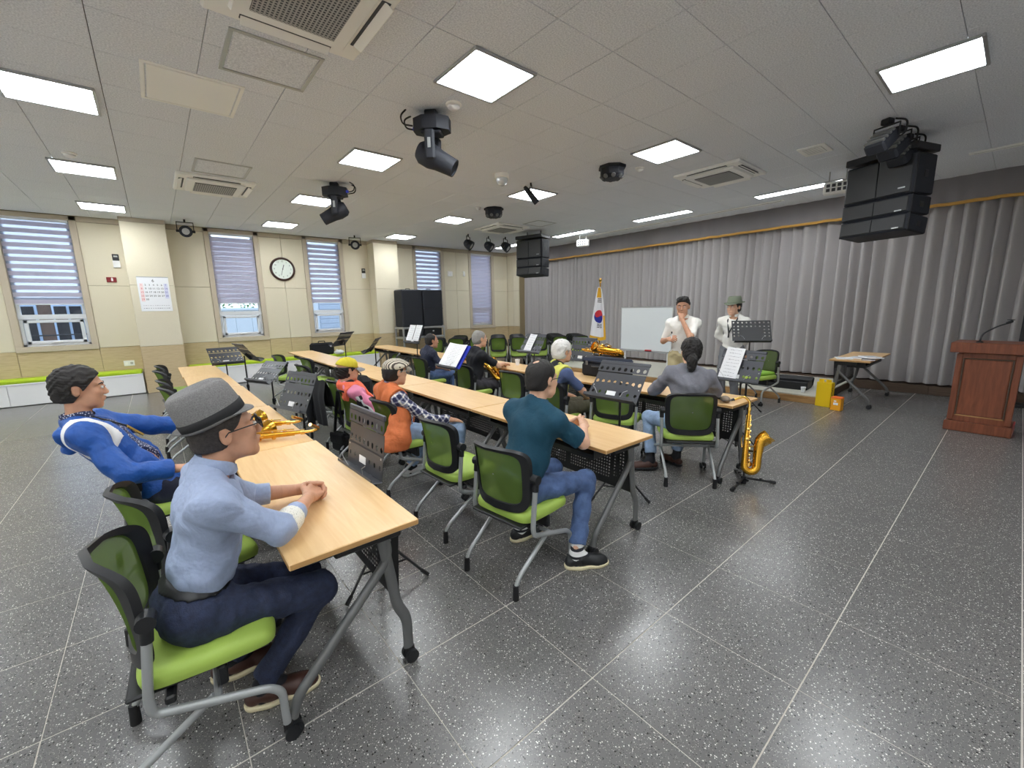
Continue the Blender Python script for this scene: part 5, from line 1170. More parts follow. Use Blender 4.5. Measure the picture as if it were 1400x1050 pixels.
def headvol(C, F, sc=1.0, closed=False):
    V = Vol(); P = lambda x, y, z: C+F@(np.array((x, y, z))*sc)
    def e(x, y, z, a, b, c, k=.02, op=1): V.ell(P(x, y, z), np.array((a, b, c))*sc, F, k, op)
    def cn(a, b, r1, r2, k=.015, op=1): V.cone(P(*a), P(*b), r1*sc, r2*sc, k, None, op)
    e(-.014, 0, .032, .096, .077, .084); e(.030, 0, -.025, .060, .062, .082, .03); e(.030, 0, -.078, .052, .050, .038, .03); cn((.066, -.012, -.103), (.066, .012, -.103), .019, .019, .02)
    for s in (-1, 1):
        e(.062, s*.040, -.026, .024, .024, .022, .02); cn((.083, s*.012, .022), (.068, s*.052, .024), .011, .008, .014)
        e(.091, s*.031, .003, .014, .017, .012, .012, -1); e(.074, s*.031, .002, .0145, .0155, .0125, .004)
        cn((.081, s*.019, .008), (.0785, s*.044, .006), .0042, .0038, .004); cn((.082, s*.020, -.006), (.079, s*.042, -.006), .003, .003, .004)
        e(-.012, s*.077, -.008, .019, .009, .031, .008); e(-.006, s*.0865, -.006, .010, .005, .018, .004, -1); cn((-.022, s*.083, .016), (-.02, s*.084, -.02), .005, .005, .005)
        e(.098, s*.0115, -.036, .010, .008, .008, .006)
        e(.040, s*.045, -.070, .030, .018, .030, .02)
    cn((.086, 0, .014), (.104, 0, -.028), .0075, .0105, .010); e(.104, 0, -.032, .0095, .0105, .0085, .008)
    cn((.089, -.019, -.064), (.095, 0, -.060), .0055, .0065, .006); cn((.089, .019, -.064), (.095, 0, -.060), .0055, .0065, .006)
    cn((.088, -.016, -.073), (.092, .016, -.073), .0062, .0062, .006); cn((.0975, -.018, -.0675), (.0975, .018, -.0675), .0022, .0022, .003, -1)
    return V, P
def person(sp):
    g = lambda k, d=None: sp.get(k, d)
    hip, sh, C = (np.array(g(k), float) for k in ('hip', 'sh', 'head')); yaw = rad(g('yaw', 0)); h = g('h', 0.010); seed = g('seed', 1)
    Fw = np.array((math.cos(yaw), math.sin(yaw), 0)); up = nv(sh-hip); T = frame(Fw-up*(Fw@up), up); T[:, 2] = up; tf, tl = T[:, 0], T[:, 1]
    org = np.array((hip[0], hip[1], g('z0', 0))); root = thing('person', g('label'), 'person', tuple(org))
    HF = roty(frame(Fw, np.array((0, 0, 1.0))), rad(g('hpitch', 0)), rad(g('hyaw', 0)), rad(g('hroll', 0))); hs = g('hs', 1.0)
    L = np.linalg.norm(sh-hip); W_ = g('w', 1.0); B = g('belly', 1.0)
    S_ = {s: sh+tl*s*0.170*W_-up*0.038 for s in (1, -1)}; HJ = {s: hip+tl*s*0.088 for s in (1, -1)}
    wr = {1: np.array(g('wl'), float), -1: np.array(g('wr'), float)}; an = {1: np.array(g('al'), float), -1: np.array(g('ar'), float)}
    el = {s: (np.array(g('el' if s > 0 else 'er'), float) if g('el' if s > 0 else 'er') else ik(S_[s], wr[s], 0.285, 0.25, g('pole', {}).get(s, -up*0.8+tl*s*0.7-tf*0.35))) for s in (1, -1)}
    kn = {s: (np.array(g('kl' if s > 0 else 'kr'), float) if g('kl' if s > 0 else 'kr') else ik(HJ[s], an[s], 0.43, 0.42, Fw+np.array((0, 0, 0.5)) if g('sit', True) else Fw)) for s in (1, -1)}
    toe = {1: rad(g('tl', g('yaw', 0)+6)), -1: rad(g('tr', g('yaw', 0)-6))}
    neck = sh+up*0.035+tf*0.0; nb = C+HF@(np.array((-.022, 0, -.06))*hs)
    skin = g('skin', 'skin')
    def torso(V, o, lo=True, k=.04):
        V.ell(hip+up*L*.74+tf*.004, (.100+o, .150*W_+o, .155+o), T, k); V.ell(hip+up*L*.36+tf*.012*B, (.098*B+o, .138*W_+o, .15+o), T, k)
        if lo: V.ell(hip+up*.015-tf*.008, (.112+o, .158+o, .11+o), T, k)
        for s in (1, -1): V.cone(neck+up*.004-tf*.012, S_[s]-tf*.006, .050+o*.7, .052+o, .03); V.cone(hip+up*L*.8+tl*s*.07, S_[s], .08+o, .058+o, .03)
    # ----- body: one continuous skin
    V = Vol(); torso(V, -.014)
    V.cone(neck-up*.02-tf*.005, nb, .056*hs, .052*hs, .02)
    for s in (1, -1):
        V.cone(S_[s], el[s], .047, .038, .02); V.cone(el[s], wr[s], .039, .0255, .012)
        V.cone(HJ[s], kn[s], .068, .046, .03); V.cone(kn[s], an[s], .046, .034, .02); tv = np.array((math.cos(toe[s]), math.sin(toe[s]), 0))
        V.cone(an[s], an[s]+tv*.10-np.array((0, 0, .05)), .030, .020, .02)
    Hd, P = headvol(C, HF, hs); hh = g('hh', .0065)
    nk = Vol(); nk.p = list(Hd.p); nk.cone(neck-up*.02-tf*.005, nb, .056*hs, .052*hs, .02)
    parts = [(V, h), (nk, hh)]
    for s, key in ((1, 'handl'), (-1, 'handr')):
        hd = dict(g(key, {})); d_ = hd.pop('d', None); n_ = hd.pop('n', None); d_ = nv(wr[s]-el[s]) if d_ is None else d_; n_ = np.array((0, 0, 1.0)) if n_ is None else n_
        hv = Vol(); hv.cone(el[s]*.35+wr[s]*.65, wr[s], .0305, .0235, .01); hv.cone(wr[s], wr[s]+nv(d_)*.012, .0235, .02, .01); hand(hv, wr[s], d_, n_, s, sz=g('hsz', 1.0), **hd); parts.append((hv, g('hand_h', .0055)))
    vmesh('body', parts, X[skin], root, org)
    # ----- shirt
    def cloth(name, o, m, sleeve, hem, neckcut=.062, long_=False, open_=None, ah=None, noise=.0035, fr=42, arms=(1, -1), neckv=0.0, cuff=None, bands=()):
        V = Vol(); torso(V, o, lo=hem < .06)
        for s in arms:
            if sleeve > 0:
                e_ = S_[s]+(el[s]-S_[s])*min(1, sleeve); n_ = nv(el[s]-S_[s]); V.cone(S_[s], el[s], .047+o, .041+o, .03, [(e_, n_)] if sleeve < 1 else None)
                if sleeve > 1:
                    e2 = el[s]+(wr[s]-el[s])*(sleeve-1); V.cone(el[s], wr[s], .042+o, .030+o, .02, [(e2, nv(wr[s]-el[s]))])
            else:
                n_ = nv(S_[s]-neck); V.cut(S_[s]-n_*.015+tl*0, n_)
        V.cut(hip+up*hem, -up)
        V.cone(nb+up*.03, neck+up*.0+tf*.022, neckcut, neckcut, .006, None, -1)
        if neckv: V.cone(neck+tf*.07+up*.03, neck+tf*.12-up*neckv, .05, .012, .006, None, -1)
        if open_: V.cone(neck+tf*.10+up*.02, hip+tf*.17*B+up*open_[0], open_[1], open_[2], .006, None, -1)
        for bp_, bn_ in bands: V.cut(sh+T@np.array(bp_), T@np.array(bn_))
        V.noise(noise, fr, seed+(6 if bands else len(name))); return vmesh(name, [(V, ah or h)], m, root, org)
    for c in g('clothes', []): cloth(**c)
    # ----- trousers
    V = Vol(); V.ell(hip+up*.02-tf*.008, (.122, .168, .115), T, .03, clip=[(hip+up*g('waist', .10), up)])
    for s in (1, -1):
        a2 = an[s]+(kn[s]-an[s])*g('trouser_up', .05); n_ = nv(an[s]-kn[s]); V.cone(HJ[s]-up*.01, kn[s], .088, .063, .04); V.cone(kn[s], an[s]+n_*.03, .061, .050*g('flare', 1.0), .03, [(a2, n_)])
    V.noise(.004, 38, seed+50); tr = vmesh('trousers', [(V, h)], g('trousers'), root, org)
    if g('belt'):
        V = Vol(); V.ell(hip+up*.02-tf*.008, (.131, .177, .13), T, .03); V.cut(hip+up*(g('waist', .10)+.004), up); V.cut(hip+up*(g('waist', .10)-.026), -up); b_ = vmesh('belt', [(V, .008)], X['black'], root, org)
    # ----- shoes and socks
    for s in (1, -1):
        tv = np.array((math.cos(toe[s]), math.sin(toe[s]), 0)); z0 = g('z0', 0); a = np.array((an[s][0], an[s][1], z0)); ld = np.array((-tv[1], tv[0], 0)); zz = np.array((0, 0, 1.0)); lift = max(0, an[s][2]-z0-.09)*zz
        V = Vol(); V.cone(a-tv*.035+zz*.045+lift, a+tv*.02+zz*.06+lift, .036, .040, .02); V.cone(a+tv*.03+zz*.05+lift, a+tv*.15+zz*.034+lift, .042, .038, .03); V.cone(a+tv*.13+zz*.032+lift-ld*.006, a+tv*.175+zz*.03+lift, .040, .030, .02)
        V.cone(a+zz*.15+lift, a+zz*.085+lift, .034, .036, .012, None, -1); V.cut(a+zz*.02+lift, -zz); V.cut(a+zz*.088+lift, zz); sh_ = vmesh('shoe', [(V, .006)], g('shoe', X['black']), root, org)
        V = Vol(); V.cone(a-tv*.035+zz*.02+lift, a+tv*.02+zz*.02+lift, .040, .043, .02); V.cone(a+tv*.02+zz*.02+lift, a+tv*.14+zz*.02+lift, .043, .045, .03); V.cone(a+tv*.13+zz*.02+lift, a+tv*.18+zz*.02+lift, .043, .033, .02)
        V.cut(a+zz*.001+lift, -zz); V.cut(a+zz*.026+lift, zz); vmesh('sole', [(V, .006)], g('sole', X['black']), sh_, org)
        V = Vol(); V.cone(an[s]-zz*.05, an[s]+(kn[s]-an[s])*.22, .040, .043, .01); V.cone(an[s], an[s]+tv*.10-zz*.045, .0385, .028, .02); vmesh('sock', [(V, .008)], g('sock', X['blackknit']), root, org)
    # ----- hair, hats
    hr = g('hair')
    if hr:
        V = Vol(); t_ = hr.get('t', .010); k_ = .02
        V.ell(P(-.016, 0, .034), np.array((.098+t_, .079+t_, .086+t_))*hs, HF, k_); V.ell(P(-.045, 0, -.02), np.array((.066+t_, .066+t_, .07+t_))*hs, HF, k_)
        fx, bx_ = hr.get('front', (.078, .085)), hr.get('back', (-.004, -.062))
        a_, b_ = np.array((fx[0], 0, fx[1])), np.array((bx_[0], 0, bx_[1])); d_ = b_-a_; n_ = nv((-d_[2], 0, d_[0])); n_ = n_ if n_[0] > 0 else -n_
        V.cut(P(*a_), HF@n_); V.cut(P(0, 0, hr.get('nape', -.075)), -HF[:, 2])
        for s in (-1, 1): V.ell(P(-.008, s*.088, -.012), np.array((.024, .022, .036))*hs, HF, .004, -1)
        for s in (-1, 1): V.ell(P(.045, s*.07, -.045), np.array((.052, .035, .045))*hs, HF, .01, -1)
        if 'top' in hr: V.cut(P(0, 0, hr['top']), HF[:, 2])
        if 'bald' in hr: bx, bz, br = hr['bald']; V.ell(P(bx, 0, bz), np.array((br, br*.8, br*.8))*hs, HF, .006, -1)
        for tail in hr.get('fringe', []): V.cone(P(*tail[0]), P(*tail[1]), tail[2], tail[3], .02)
        V.noise(hr.get('n', .0014), hr.get('f', 230), seed+9); vmesh('hair', [(V, hr.get('h', .006))], hr['m'], root, org)
        if 'tail' in hr:
            V = Vol()
            for tail in hr['tail']: V.cone(P(*tail[0]), P(*tail[1]), tail[2], tail[3], .02)
            V.noise(.004, 110, seed); vmesh('ponytail', [(V, .006)], hr['m'], root, org)
    if g('eyes', True):
        m = MB()
        for s in (-1, 1):
            c = P(.0905, s*.031, .0015); m.cm = 0; m.ball(c, .0088*hs, 10, 8); m.cm = 1; m.ball(P(.0955, s*.031, .0015), .0052*hs, 10, 6)
        o = m.build('eyes', [X['eyewhite'], X['iris']], root, loc=-org)
        m = MB()
        for s in (-1, 1): m.tube([P(.094, s*.014, .021), P(.092, s*.032, .027), P(.079, s*.052, .021)], [.0035*hs, .0042*hs, .002*hs], 6)
        m.build('eyebrows', g('brow', X['hairblack']), root, loc=-org)
    if g('collar'):
        m = MB(); r0, hgt, cm = g('collar'); n = 40
        ax = nv(nb-neck+up*.1); Fc = frame(tf-ax*(tf@ax), ax); base = neck+ax*.006+tf*.004
        for j, (rr_, zz_) in enumerate(((r0+.010, -.012), (r0+.013, hgt*.2), (r0+.004, hgt), (r0-.002, hgt*.98), (r0, hgt*.2), (r0+.0, -.012))):
            for i in range(n+1):
                a = rad(22)+(2*PI-rad(44))*i/n; dr = 0.010*(1-abs(math.cos(a/2)))
                m.v.append(tuple(base+Fc@np.array((math.cos(a)*rr_*1.05, math.sin(a)*rr_, zz_*(1-.35*math.exp(-((min(a, 2*PI-a)-.4)/.5)**2)) ))))
        m.f = [(j*(n+1)+i, j*(n+1)+i+1, (j+1)*(n+1)+i+1, (j+1)*(n+1)+i) for j in range(5) for i in range(n)]; m.m = [0]*len(m.f); m.build('collar', cm, root, loc=-org)
    return dict(root=root, org=org, P=P, HF=HF, hs=hs, T=T, S=S_, el=el, wr=wr, kn=kn, an=an, neck=neck, nb=nb, hip=hip, up=up, sh=sh)
def hat(R_, name, mc, mb, tilt=(0, 0, 0), crown=.115, brim=.055, a=.108, b=.090, z0=.055, pinch=.02, drop=.02, band=True, sx=0.0):
    """felt hat with pinched crown in the head's frame"""
    HF = R_['HF']; hs = R_['hs']; M_ = Matrix([list(r) for r in HF]).to_4x4(); M_.translation = Vector(R_['P'](-.012+sx, 0, z0)); M_ = M_ @ Matrix.Rotation(tilt[0], 4, 'Y')
    root = thing_part(name, R_['root']); N_ = 48
    def ring(fr, z, dent=0, br=0):
        out = []
        for k in range(N_):
            t = 2*PI*k/N_; c, s = math.cos(t), math.sin(t); x, y = (a*fr+br)*c, (b*fr+br)*s
            zz = z-dent*math.exp(-(y/.028)**2)*(0.6+0.4*c)
            if dent: y *= 1-pinch*8*max(0, c)*.6
            if br: zz += -drop*max(0, c)**2*(br/brim)+.022*max(0, -c)**2*(br/brim)+.012*abs(s)**3*(br/brim)
            out.append(M_ @ Vector((x*hs, y*hs, zz*hs)))
        return out
    org = Vector(R_['org'])
    def loft(rings, m, nm, close=False):
        q = MB(); q.v = [tuple(p-org) for r in rings for p in r]
        for i in range(len(rings)-1):
            for k in range(N_): q.f.append((i*N_+k, i*N_+(k+1) % N_, (i+1)*N_+(k+1) % N_, (i+1)*N_+k)); q.m.append(0)
        if close: q.f.append(tuple((len(rings)-1)*N_+k for k in range(N_))); q.m.append(0)
        return q.build(nm, m, root, angle=70)
    loft([ring(1.0, 0), ring(1.02, .03), ring(.97, crown*.7), ring(.90, crown*.93, .006), ring(.80, crown, .018), ring(.55, crown*1.0, .030), ring(.25, crown*.98, .032), ring(.02, crown*.97, .033)], mc, 'crown', True)
    loft([ring(.99, .002), ring(1, .0, br=brim*.35), ring(1, -.002, br=brim*.7), ring(1, .0, br=brim), ring(1, -.004, br=brim), ring(1, -.006, br=brim*.6), ring(.98, -.004)], mc, 'brim')
    if band: loft([ring(1.02, .001), ring(1.045, .004), ring(1.045, .034), ring(1.02, .037)], mb, 'band')
    return root
def glasses(R_, m, r=.021, temple=True, square=True):
    P = R_['P']; org = Vector(R_['org']); q = MB()
    for s in (-1, 1):
        pts = []
        for k in range(21):
            a = 2*PI*k/20; e = .6; c, s_ = math.cos(a), math.sin(a); pts.append(P(.112-abs(.002*c), s*.034+math.copysign(abs(c)**e, c)*.025, .0+math.copysign(abs(s_)**e, s_)*.0185))
        q.tube(pts, .0024, 6); q.tube([P(.110, s*.058, .008), P(.085, s*.072, .008), P(.0, s*.083, .006), P(-.02, s*.083, -.012)], .0022, 6)
    q.tube([P(.113, -.010, .005), P(.115, 0, .008), P(.113, .010, .005)], .002, 6)
    o = q.build('glasses', m, R_['root'], loc=-org)
    l = MB()
    for s in (-1, 1): l.add([P(.112, s*.034+math.cos(2*PI*k/12)*.023, math.sin(2*PI*k/12)*.0165) for k in range(12)], [tuple(range(12))])
    l.build('lens', X['lens'], o)
def cap(R_, m1, m2, name='cap', bill=.075, crown=(.112, .092, .088), tilt=0.0, z0=.045, flat=False):
    HF = R_['HF']; hs = R_['hs']; P = R_['P']; root = thing_part(name, R_['root']); org = R_['org']
    V = Vol()
    if flat: V.ell(P(.004, 0, .050), np.array((.118, .098, .068))*hs, HF, .02); V.cone(P(.09, -.04, .055), P(.09, .04, .055), .022*hs, .022*hs, .03); V.cut(P(0, 0, .032), -nv(HF@np.array((-.22, 0, 1))))
    else: V.ell(P(-.012, 0, .040), np.array(crown)*hs, HF, .02); V.cut(P(0, 0, .030), -nv(HF@np.array((tilt, 0, 1))))
    V.noise(.0015, 60, 4); vmesh('crown', [(V, .006)], m1, root, org)
    m = MB(); n = 20
    for j, (k_, dz) in enumerate(((0, 0), (.5, .003), (1, -.008), (1, -.012), (.5, -.002), (0, -.005))):
        for i in range(n+1):
            a = rad(-62)+rad(124)*i/n; rx, ry = crown[0]*.97, crown[1]*.97
            m.v.append(tuple(P(-.010+rx*math.cos(a)+bill*k_*math.cos(a)**.7 if not flat else .004+.112*math.cos(a)+.045*k_*math.cos(a)**.7, ry*math.sin(a), (.036 if not flat else .050)+dz+(-.010 if flat else 0)-.022*k_*abs(math.sin(a))-tilt*.1-(.012*k_ if flat else .006*k_)) - org))
    m.f = [(j*(n+1)+i, j*(n+1)+i+1, (j+1)*(n+1)+i+1, (j+1)*(n+1)+i) for j in range(5) for i in range(n)]; m.m = [0]*len(m.f); m.build('bill', m2, root, angle=60)
X['skin'] = mat('skin_tan', (214, 166, 138), 0.5, 0, 0.35, var=0.08, vscale=30); X['skin2'] = mat('skin_light', (222, 176, 148), 0.5, 0, 0.35, var=0.06, vscale=30); X['skin3'] = mat('skin_brown', (204, 154, 126), 0.5, 0, 0.35, var=0.08, vscale=30)
for k in ('skin', 'skin2', 'skin3'): X[k].node_tree.nodes['Principled BSDF'].inputs['Subsurface Weight'].default_value = 0.08; X[k].node_tree.nodes['Principled BSDF'].inputs['Subsurface Radius'].default_value = (.01, .004, .002)
X['hairblack'] = mat('black_hair', (30, 26, 25), 0.55, var=0.35, vscale=200, bump=0.35, bscale=320); X['hairgrey'] = mat('grey_hair', (150, 148, 144), 0.6, var=0.25, vscale=120, bump=0.35, bscale=320); X['hairwhite'] = mat('white_hair', (222, 220, 216), 0.6, var=0.1, vscale=120, bump=0.35, bscale=320); X['hairdk'] = mat('dark_grey_hair', (58, 52, 50), 0.6, var=0.4, vscale=120, bump=0.35, bscale=320)
X['eyewhite'] = mat('eye_white', (225, 220, 214), 0.2); X['iris'] = mat('dark_iris', (30, 20, 16), 0.15); X['lens'] = X['glass']
X['denimdk'] = mat('dark_denim', (44, 52, 78), 0.85, var=0.25, vscale=40, bump=0.25, bscale=220, fold=0.6); X['denim'] = mat('blue_denim', (78, 100, 142), 0.85, var=0.25, vscale=18, bump=0.25, bscale=220, fold=0.6); X['denimlt'] = mat('light_denim', (150, 174, 206), 0.85, var=0.15, vscale=18, bump=0.2, bscale=220, fold=0.5)
X['bluegrey'] = mat('blue_grey_shirt', (160, 174, 204), 0.8, var=0.05, vscale=60, bump=0.1, bscale=300, fold=0.7); X['cuffw'] = dotted('dotted_white_cuff', (238, 236, 226), (160, 160, 150), 160, .22); X['royal'] = mat('royal_blue_nylon', (26, 84, 168), 0.5, var=0.08, vscale=30, bump=0.15, bscale=60, fold=0.9)
X['floral'] = dotted('navy_floral_cotton', (50, 58, 96), (214, 218, 232), 95, .30); X['navypants'] = mat('navy_trousers', (34, 38, 58), 0.85, fold=0.5); X['teal'] = mat('teal_pique', (18, 70, 92), 0.8, var=0.06, vscale=200, bump=0.15, bscale=400, fold=0.5)
X['rust'] = mat('rust_orange_vest', (214, 116, 66), 0.75, var=0.06, vscale=40, fold=0.7); X['plaid'] = plaid(); X['coral'] = mat('coral_vest', (250, 118, 84), 0.7, fold=0.5); X['pink'] = mat('pink_nylon', (246, 150, 184), 0.6, fold=0.5); X['blackknit'] = mat('black_knit', (30, 31, 38), 0.85, fold=0.5)
X['navydot'] = dotted('navy_dotted', (34, 40, 62), (120, 130, 160), 60, .12); X['limeyel'] = mat('yellow_green_vest', (214, 212, 104), 0.75, fold=0.5); X['bluetee'] = mat('dusty_blue_tee', (84, 100, 142), 0.85); X['olive'] = mat('olive_trousers', (86, 82, 66), 0.85, fold=0.5); X['greyshirt'] = mat('grey_shirt', (128, 128, 138), 0.8, var=0.04, vscale=80, bump=0.1, bscale=300, fold=0.7)
X['whiteknit'] = mat('white_knit', (240, 238, 232), 0.8, fold=0.5); X['khaki'] = mat('khaki_cotton', (190, 176, 136), 0.85, fold=0.5); X['charcoal'] = mat('charcoal_trousers', (62, 60, 66), 0.85, fold=0.5); X['greytrs'] = mat('grey_trousers', (120, 122, 128), 0.85, fold=0.5)
X['felt'] = mat('grey_felt', (128, 126, 126), 0.95, var=0.22, vscale=260, bump=0.3, bscale=260); X['feltgreen'] = mat('green_felt', (124, 132, 114), 0.95, var=0.15, vscale=200); X['hatband'] = mat('black_ribbon', (34, 34, 36), 0.7)
X['capyellow'] = mat('yellow_cap', (214, 198, 52), 0.8); X['capgrey'] = mat('grey_bill', (140, 140, 146), 0.8); X['capstripe'] = stripes('striped_cap', [(0, (222, 214, 196)), (.5, (92, 84, 76))], 1, 55, .85)
X['brownshoe'] = mat('brown_leather', (74, 46, 38), 0.45); X['cream'] = mat('cream_rubber', (226, 214, 178), 0.6); X['whiteshoe'] = mat('white_shoe', (226, 226, 226), 0.6); X['greysleeve'] = mat('grey_arm_sleeve', (168, 170, 182), 0.7)
X['sockstripe'] = stripes('striped_sock', [(0, (232, 232, 232)), (.6, (34, 36, 44))], 2, 22, .85)
# ---------------------------------------------------------------- the eleven men and women
def cl(name, o, m, sleeve, hem, **k): return dict(name=name, o=o, m=m, sleeve=sleeve, hem=hem, **k)
Z1 = (0, 0, 1.0)
# 1 man in the grey fedora, nearest
R_ = person(dict(label='man in grey fedora and blue grey shirt seated nearest, hands clasped on the table', hip=(-.015, 1.83, .545), sh=(.085, 1.83, 1.0), head=(.148, 1.835, 1.17), yaw=0, hyaw=2, hpitch=8, h=.009, hh=.0045, hand_h=.0038, seed=3, skin='skin3',
  wr=(.425, 1.935, .782), wl=(.415, 2.075, .775), er=(.26, 1.665, .80), el=(.215, 2.09, .80), ar=(.15, 1.82, .09), al=(.06, 2.02, .13), tr=-14, tl=-5,
  handr=dict(d=(.62, .78, .05), n=(.45, -.45, .75), curl=[.75, .8, .85, .9], thumb=.2, spread=.05), handl=dict(d=(.95, -.28, .02), n=(.2, .75, .6), curl=[.8, .85, .9, .95], thumb=.2, spread=.05),
  clothes=[cl('shirt', .010, X['bluegrey'], 1.12, .085, noise=.0045, fr=34)], collar=(.060, .040, X['bluegrey']), trousers=X['denimdk'], belt=True, waist=.11, shoe=X['brownshoe'], sole=X['cream'],
  hair=dict(m=X['hairdk'], t=.004, front=(.06, .055), back=(-.005, -.04), nape=-.055, top=.06, n=.0012), brow=X['hairdk']))
V = Vol(); e, w_ = R_['el'][-1], R_['wr'][-1]; n_ = nv(w_-e); V.cone(e, w_, .0535, .046, .01, [(e+(w_-e)*.34, n_), (e+(w_-e)*.04, -n_)]); vmesh('turned_cuff', [(V, .006)], X['cuffw'], R_['root'], R_['org'])
V = Vol(); V.cone(e, w_, .047, .040, .01, [(e+(w_-e)*.52, n_), (e+(w_-e)*.30, -n_)]); e, w_ = R_['el'][1], R_['wr'][1]; n_ = nv(w_-e); V.cone(e, w_, .050, .042, .01, [(e+(w_-e)*.42, n_)]); vmesh('cuff', [(V, .006)], X['bluegrey'], R_['root'], R_['org'])
glasses(R_, X['black']); hat(R_, 'fedora', X['felt'], X['hatband'], tilt=(-.26, 0, 0), crown=.132, brim=.024, a=.103, b=.09, z0=.05, sx=-.008)
# 2 man in the blue jacket, leaning back
R_ = person(dict(label='man with black hair in a royal blue jacket leaning back in his chair', hip=(-.10, 3.38, .53), sh=(-.385, 3.37, .985), head=(-.37, 3.37, 1.195), yaw=0, hyaw=0, hpitch=-2, h=.010, hh=.0055, seed=5, skin='skin3', belly=1.12,
  wr=(-.02, 3.13, .69), wl=(.27, 3.66, .785), er=(-.23, 3.09, .72), ar=(.0, 3.14, .09), al=(.25, 3.46, .09), tr=-10, handr=dict(curl=.4, n=(0, -.2, 1)), handl=dict(curl=.3, n=(0, .1, 1)),
  clothes=[cl('shirt', .004, X['floral'], 0, .02), cl('jacket', .020, X['royal'], 1.93, -.01, open_=(.10, .072, .095), noise=.006, fr=26, neckcut=.075), cl('white_shoulder_panel', .0235, X['white'], 1.93, .22, open_=(.10, .072, .095), noise=.006, fr=26, neckcut=.075, arms=(-1,), bands=[((0, -.108, 0), (0, 1, 0)), ((0, -.19, 0), (0, -1, 0)), ((0, 0, -.20), (.5, 0, -1))])], collar=(.060, .045, X['floral']), trousers=X['navypants'], shoe=X['brownshoe'],
  hair=dict(m=X['hairblack'], t=.014, front=(.08, .074), back=(-.006, -.042), n=.0026, f=170, h=.005)))
T, S_ = R_['T'], R_['S']; org = R_['org']
n_ = R_['neck']
V = Vol(); V.cone(n_-T[:, 0]*.085-T[:, 1]*.07-T[:, 2]*.02, n_-T[:, 0]*.085+T[:, 1]*.07-T[:, 2]*.02, .04, .04, .02); V.cone(n_-T[:, 0]*.12-T[:, 1]*.05-T[:, 2]*.10, n_-T[:, 0]*.12+T[:, 1]*.05-T[:, 2]*.10, .035, .035, .05); V.noise(.004, 40, 2); vmesh('hood', [(V, .009)], X['royal'], R_['root'], org)
MB().tube([Vector(n_-T[:, 1]*.075-T[:, 0]*.02+T[:, 2]*.01-org), Vector(n_-T[:, 1]*.07+T[:, 0]*.07-T[:, 2]*.02-org), Vector(n_+T[:, 0]*.128-T[:, 2]*.16-T[:, 1]*.01-org)], .006, 6).build('neck_strap', X['black'], R_['root'])
MB().tube([Vector(n_+T[:, 0]*.125-T[:, 2]*.16-org), Vector(n_+T[:, 0]*.145-T[:, 2]*.26-org)], .008, 8).build('strap_hook', X['brassd'], R_['root'])
# 3 man in the teal polo
R_ = person(dict(label='man in dark teal polo and jeans seated with folded hands at the middle row', hip=(1.575, 1.83, .54), sh=(1.70, 1.82, .985), head=(1.755, 1.82, 1.165), yaw=2, hyaw=2, hpitch=-3, h=.009, hh=.006, hand_h=.0045, seed=8, belly=1.15, w=1.02, skin='skin2',
  wr=(2.12, 1.80, .80), wl=(2.13, 1.95, .79), er=(1.885, 1.60, .785), el=(1.89, 2.06, .78), kr=(1.99, 1.665, .50), kl=(1.98, 1.95, .50), ar=(1.81, 1.585, .09), al=(1.76, 2.06, .09), tr=-32, tl=-6,
  handr=dict(d=(.85, .50, .12), n=(.3, -.75, .6), curl=[.6, .65, .7, .8], spread=.1, thumb=0), handl=dict(d=(.9, -.42, .10), n=(.2, .75, .6), curl=[.6, .65, .75, .8], spread=.1, thumb=0),
  clothes=[cl('polo_shirt', .012, X['teal'], .82, -.03, noise=.004, fr=28)], collar=(.058, .034, X['teal']), trousers=X['denim'], waist=.09, trouser_up=.14, shoe=X['black'], sole=X['cream'], sock=X['sockstripe'],
  hair=dict(m=X['hairblack'], t=.004, front=(.074, .082), back=(-.02, -.035), nape=-.062, n=.0012, bald=(-.058, .113, .026))))
P = R_['P']; MB().tube([P(.085, -.074, .010), P(.0, -.086, .008), P(-.02, -.084, -.01)], .0022, 6).build('glasses_temple', X['black'], R_['root'], loc=-R_['org'])
# 4 man in the orange vest
R_ = person(dict(label='man in flat cap and rust orange vest over a plaid shirt', hip=(1.60, 3.50, .51), sh=(1.50, 3.48, .90), head=(1.56, 3.47, 1.065), yaw=0, hyaw=8, hpitch=-2, h=.010, hh=.006, seed=11, belly=1.15,
  wr=(1.93, 3.19, .615), wl=(1.95, 3.66, .57), er=(1.71, 3.20, .66), kr=(2.02, 3.20, .51), ar=(2.00, 3.22, .09), al=(1.72, 3.66, .09), handr=dict(d=(.95, .05, -.22), n=(.22, -.1, 1), curl=.3), handl=dict(curl=.3),
  clothes=[cl('plaid_shirt', .006, X['plaid'], 1.9, .0, noise=.005, fr=40), cl('vest', .022, X['rust'], 0, -.10, noise=.006, fr=26, neckcut=.066)], collar=(.064, .045, X['rust']), trousers=X['denimlt'], shoe=X['whiteshoe'], sole=X['white'],
  hair=dict(m=X['hairblack'], t=.007, front=(.055, .05), back=(.0, -.055), top=.032)))
cap(R_, X['capstripe'], mat('beige_grey_bill', (150, 142, 128), .8), 'flat_cap', flat=True); glasses(R_, X['alu'])
V = Vol(); V.cone((1.53, 3.33, .74), (1.47, 3.29, .52), .085, .105, .05); V.cone((1.47, 3.29, .52), (1.44, 3.30, .44), .10, .11, .05); V.cut((1.4, 3.3, .425), (0, 0, -1)); V.noise(.006, 26, 3); vmesh('vest_skirt', [(V, .009)], X['rust'], R_['root'], R_['org'])
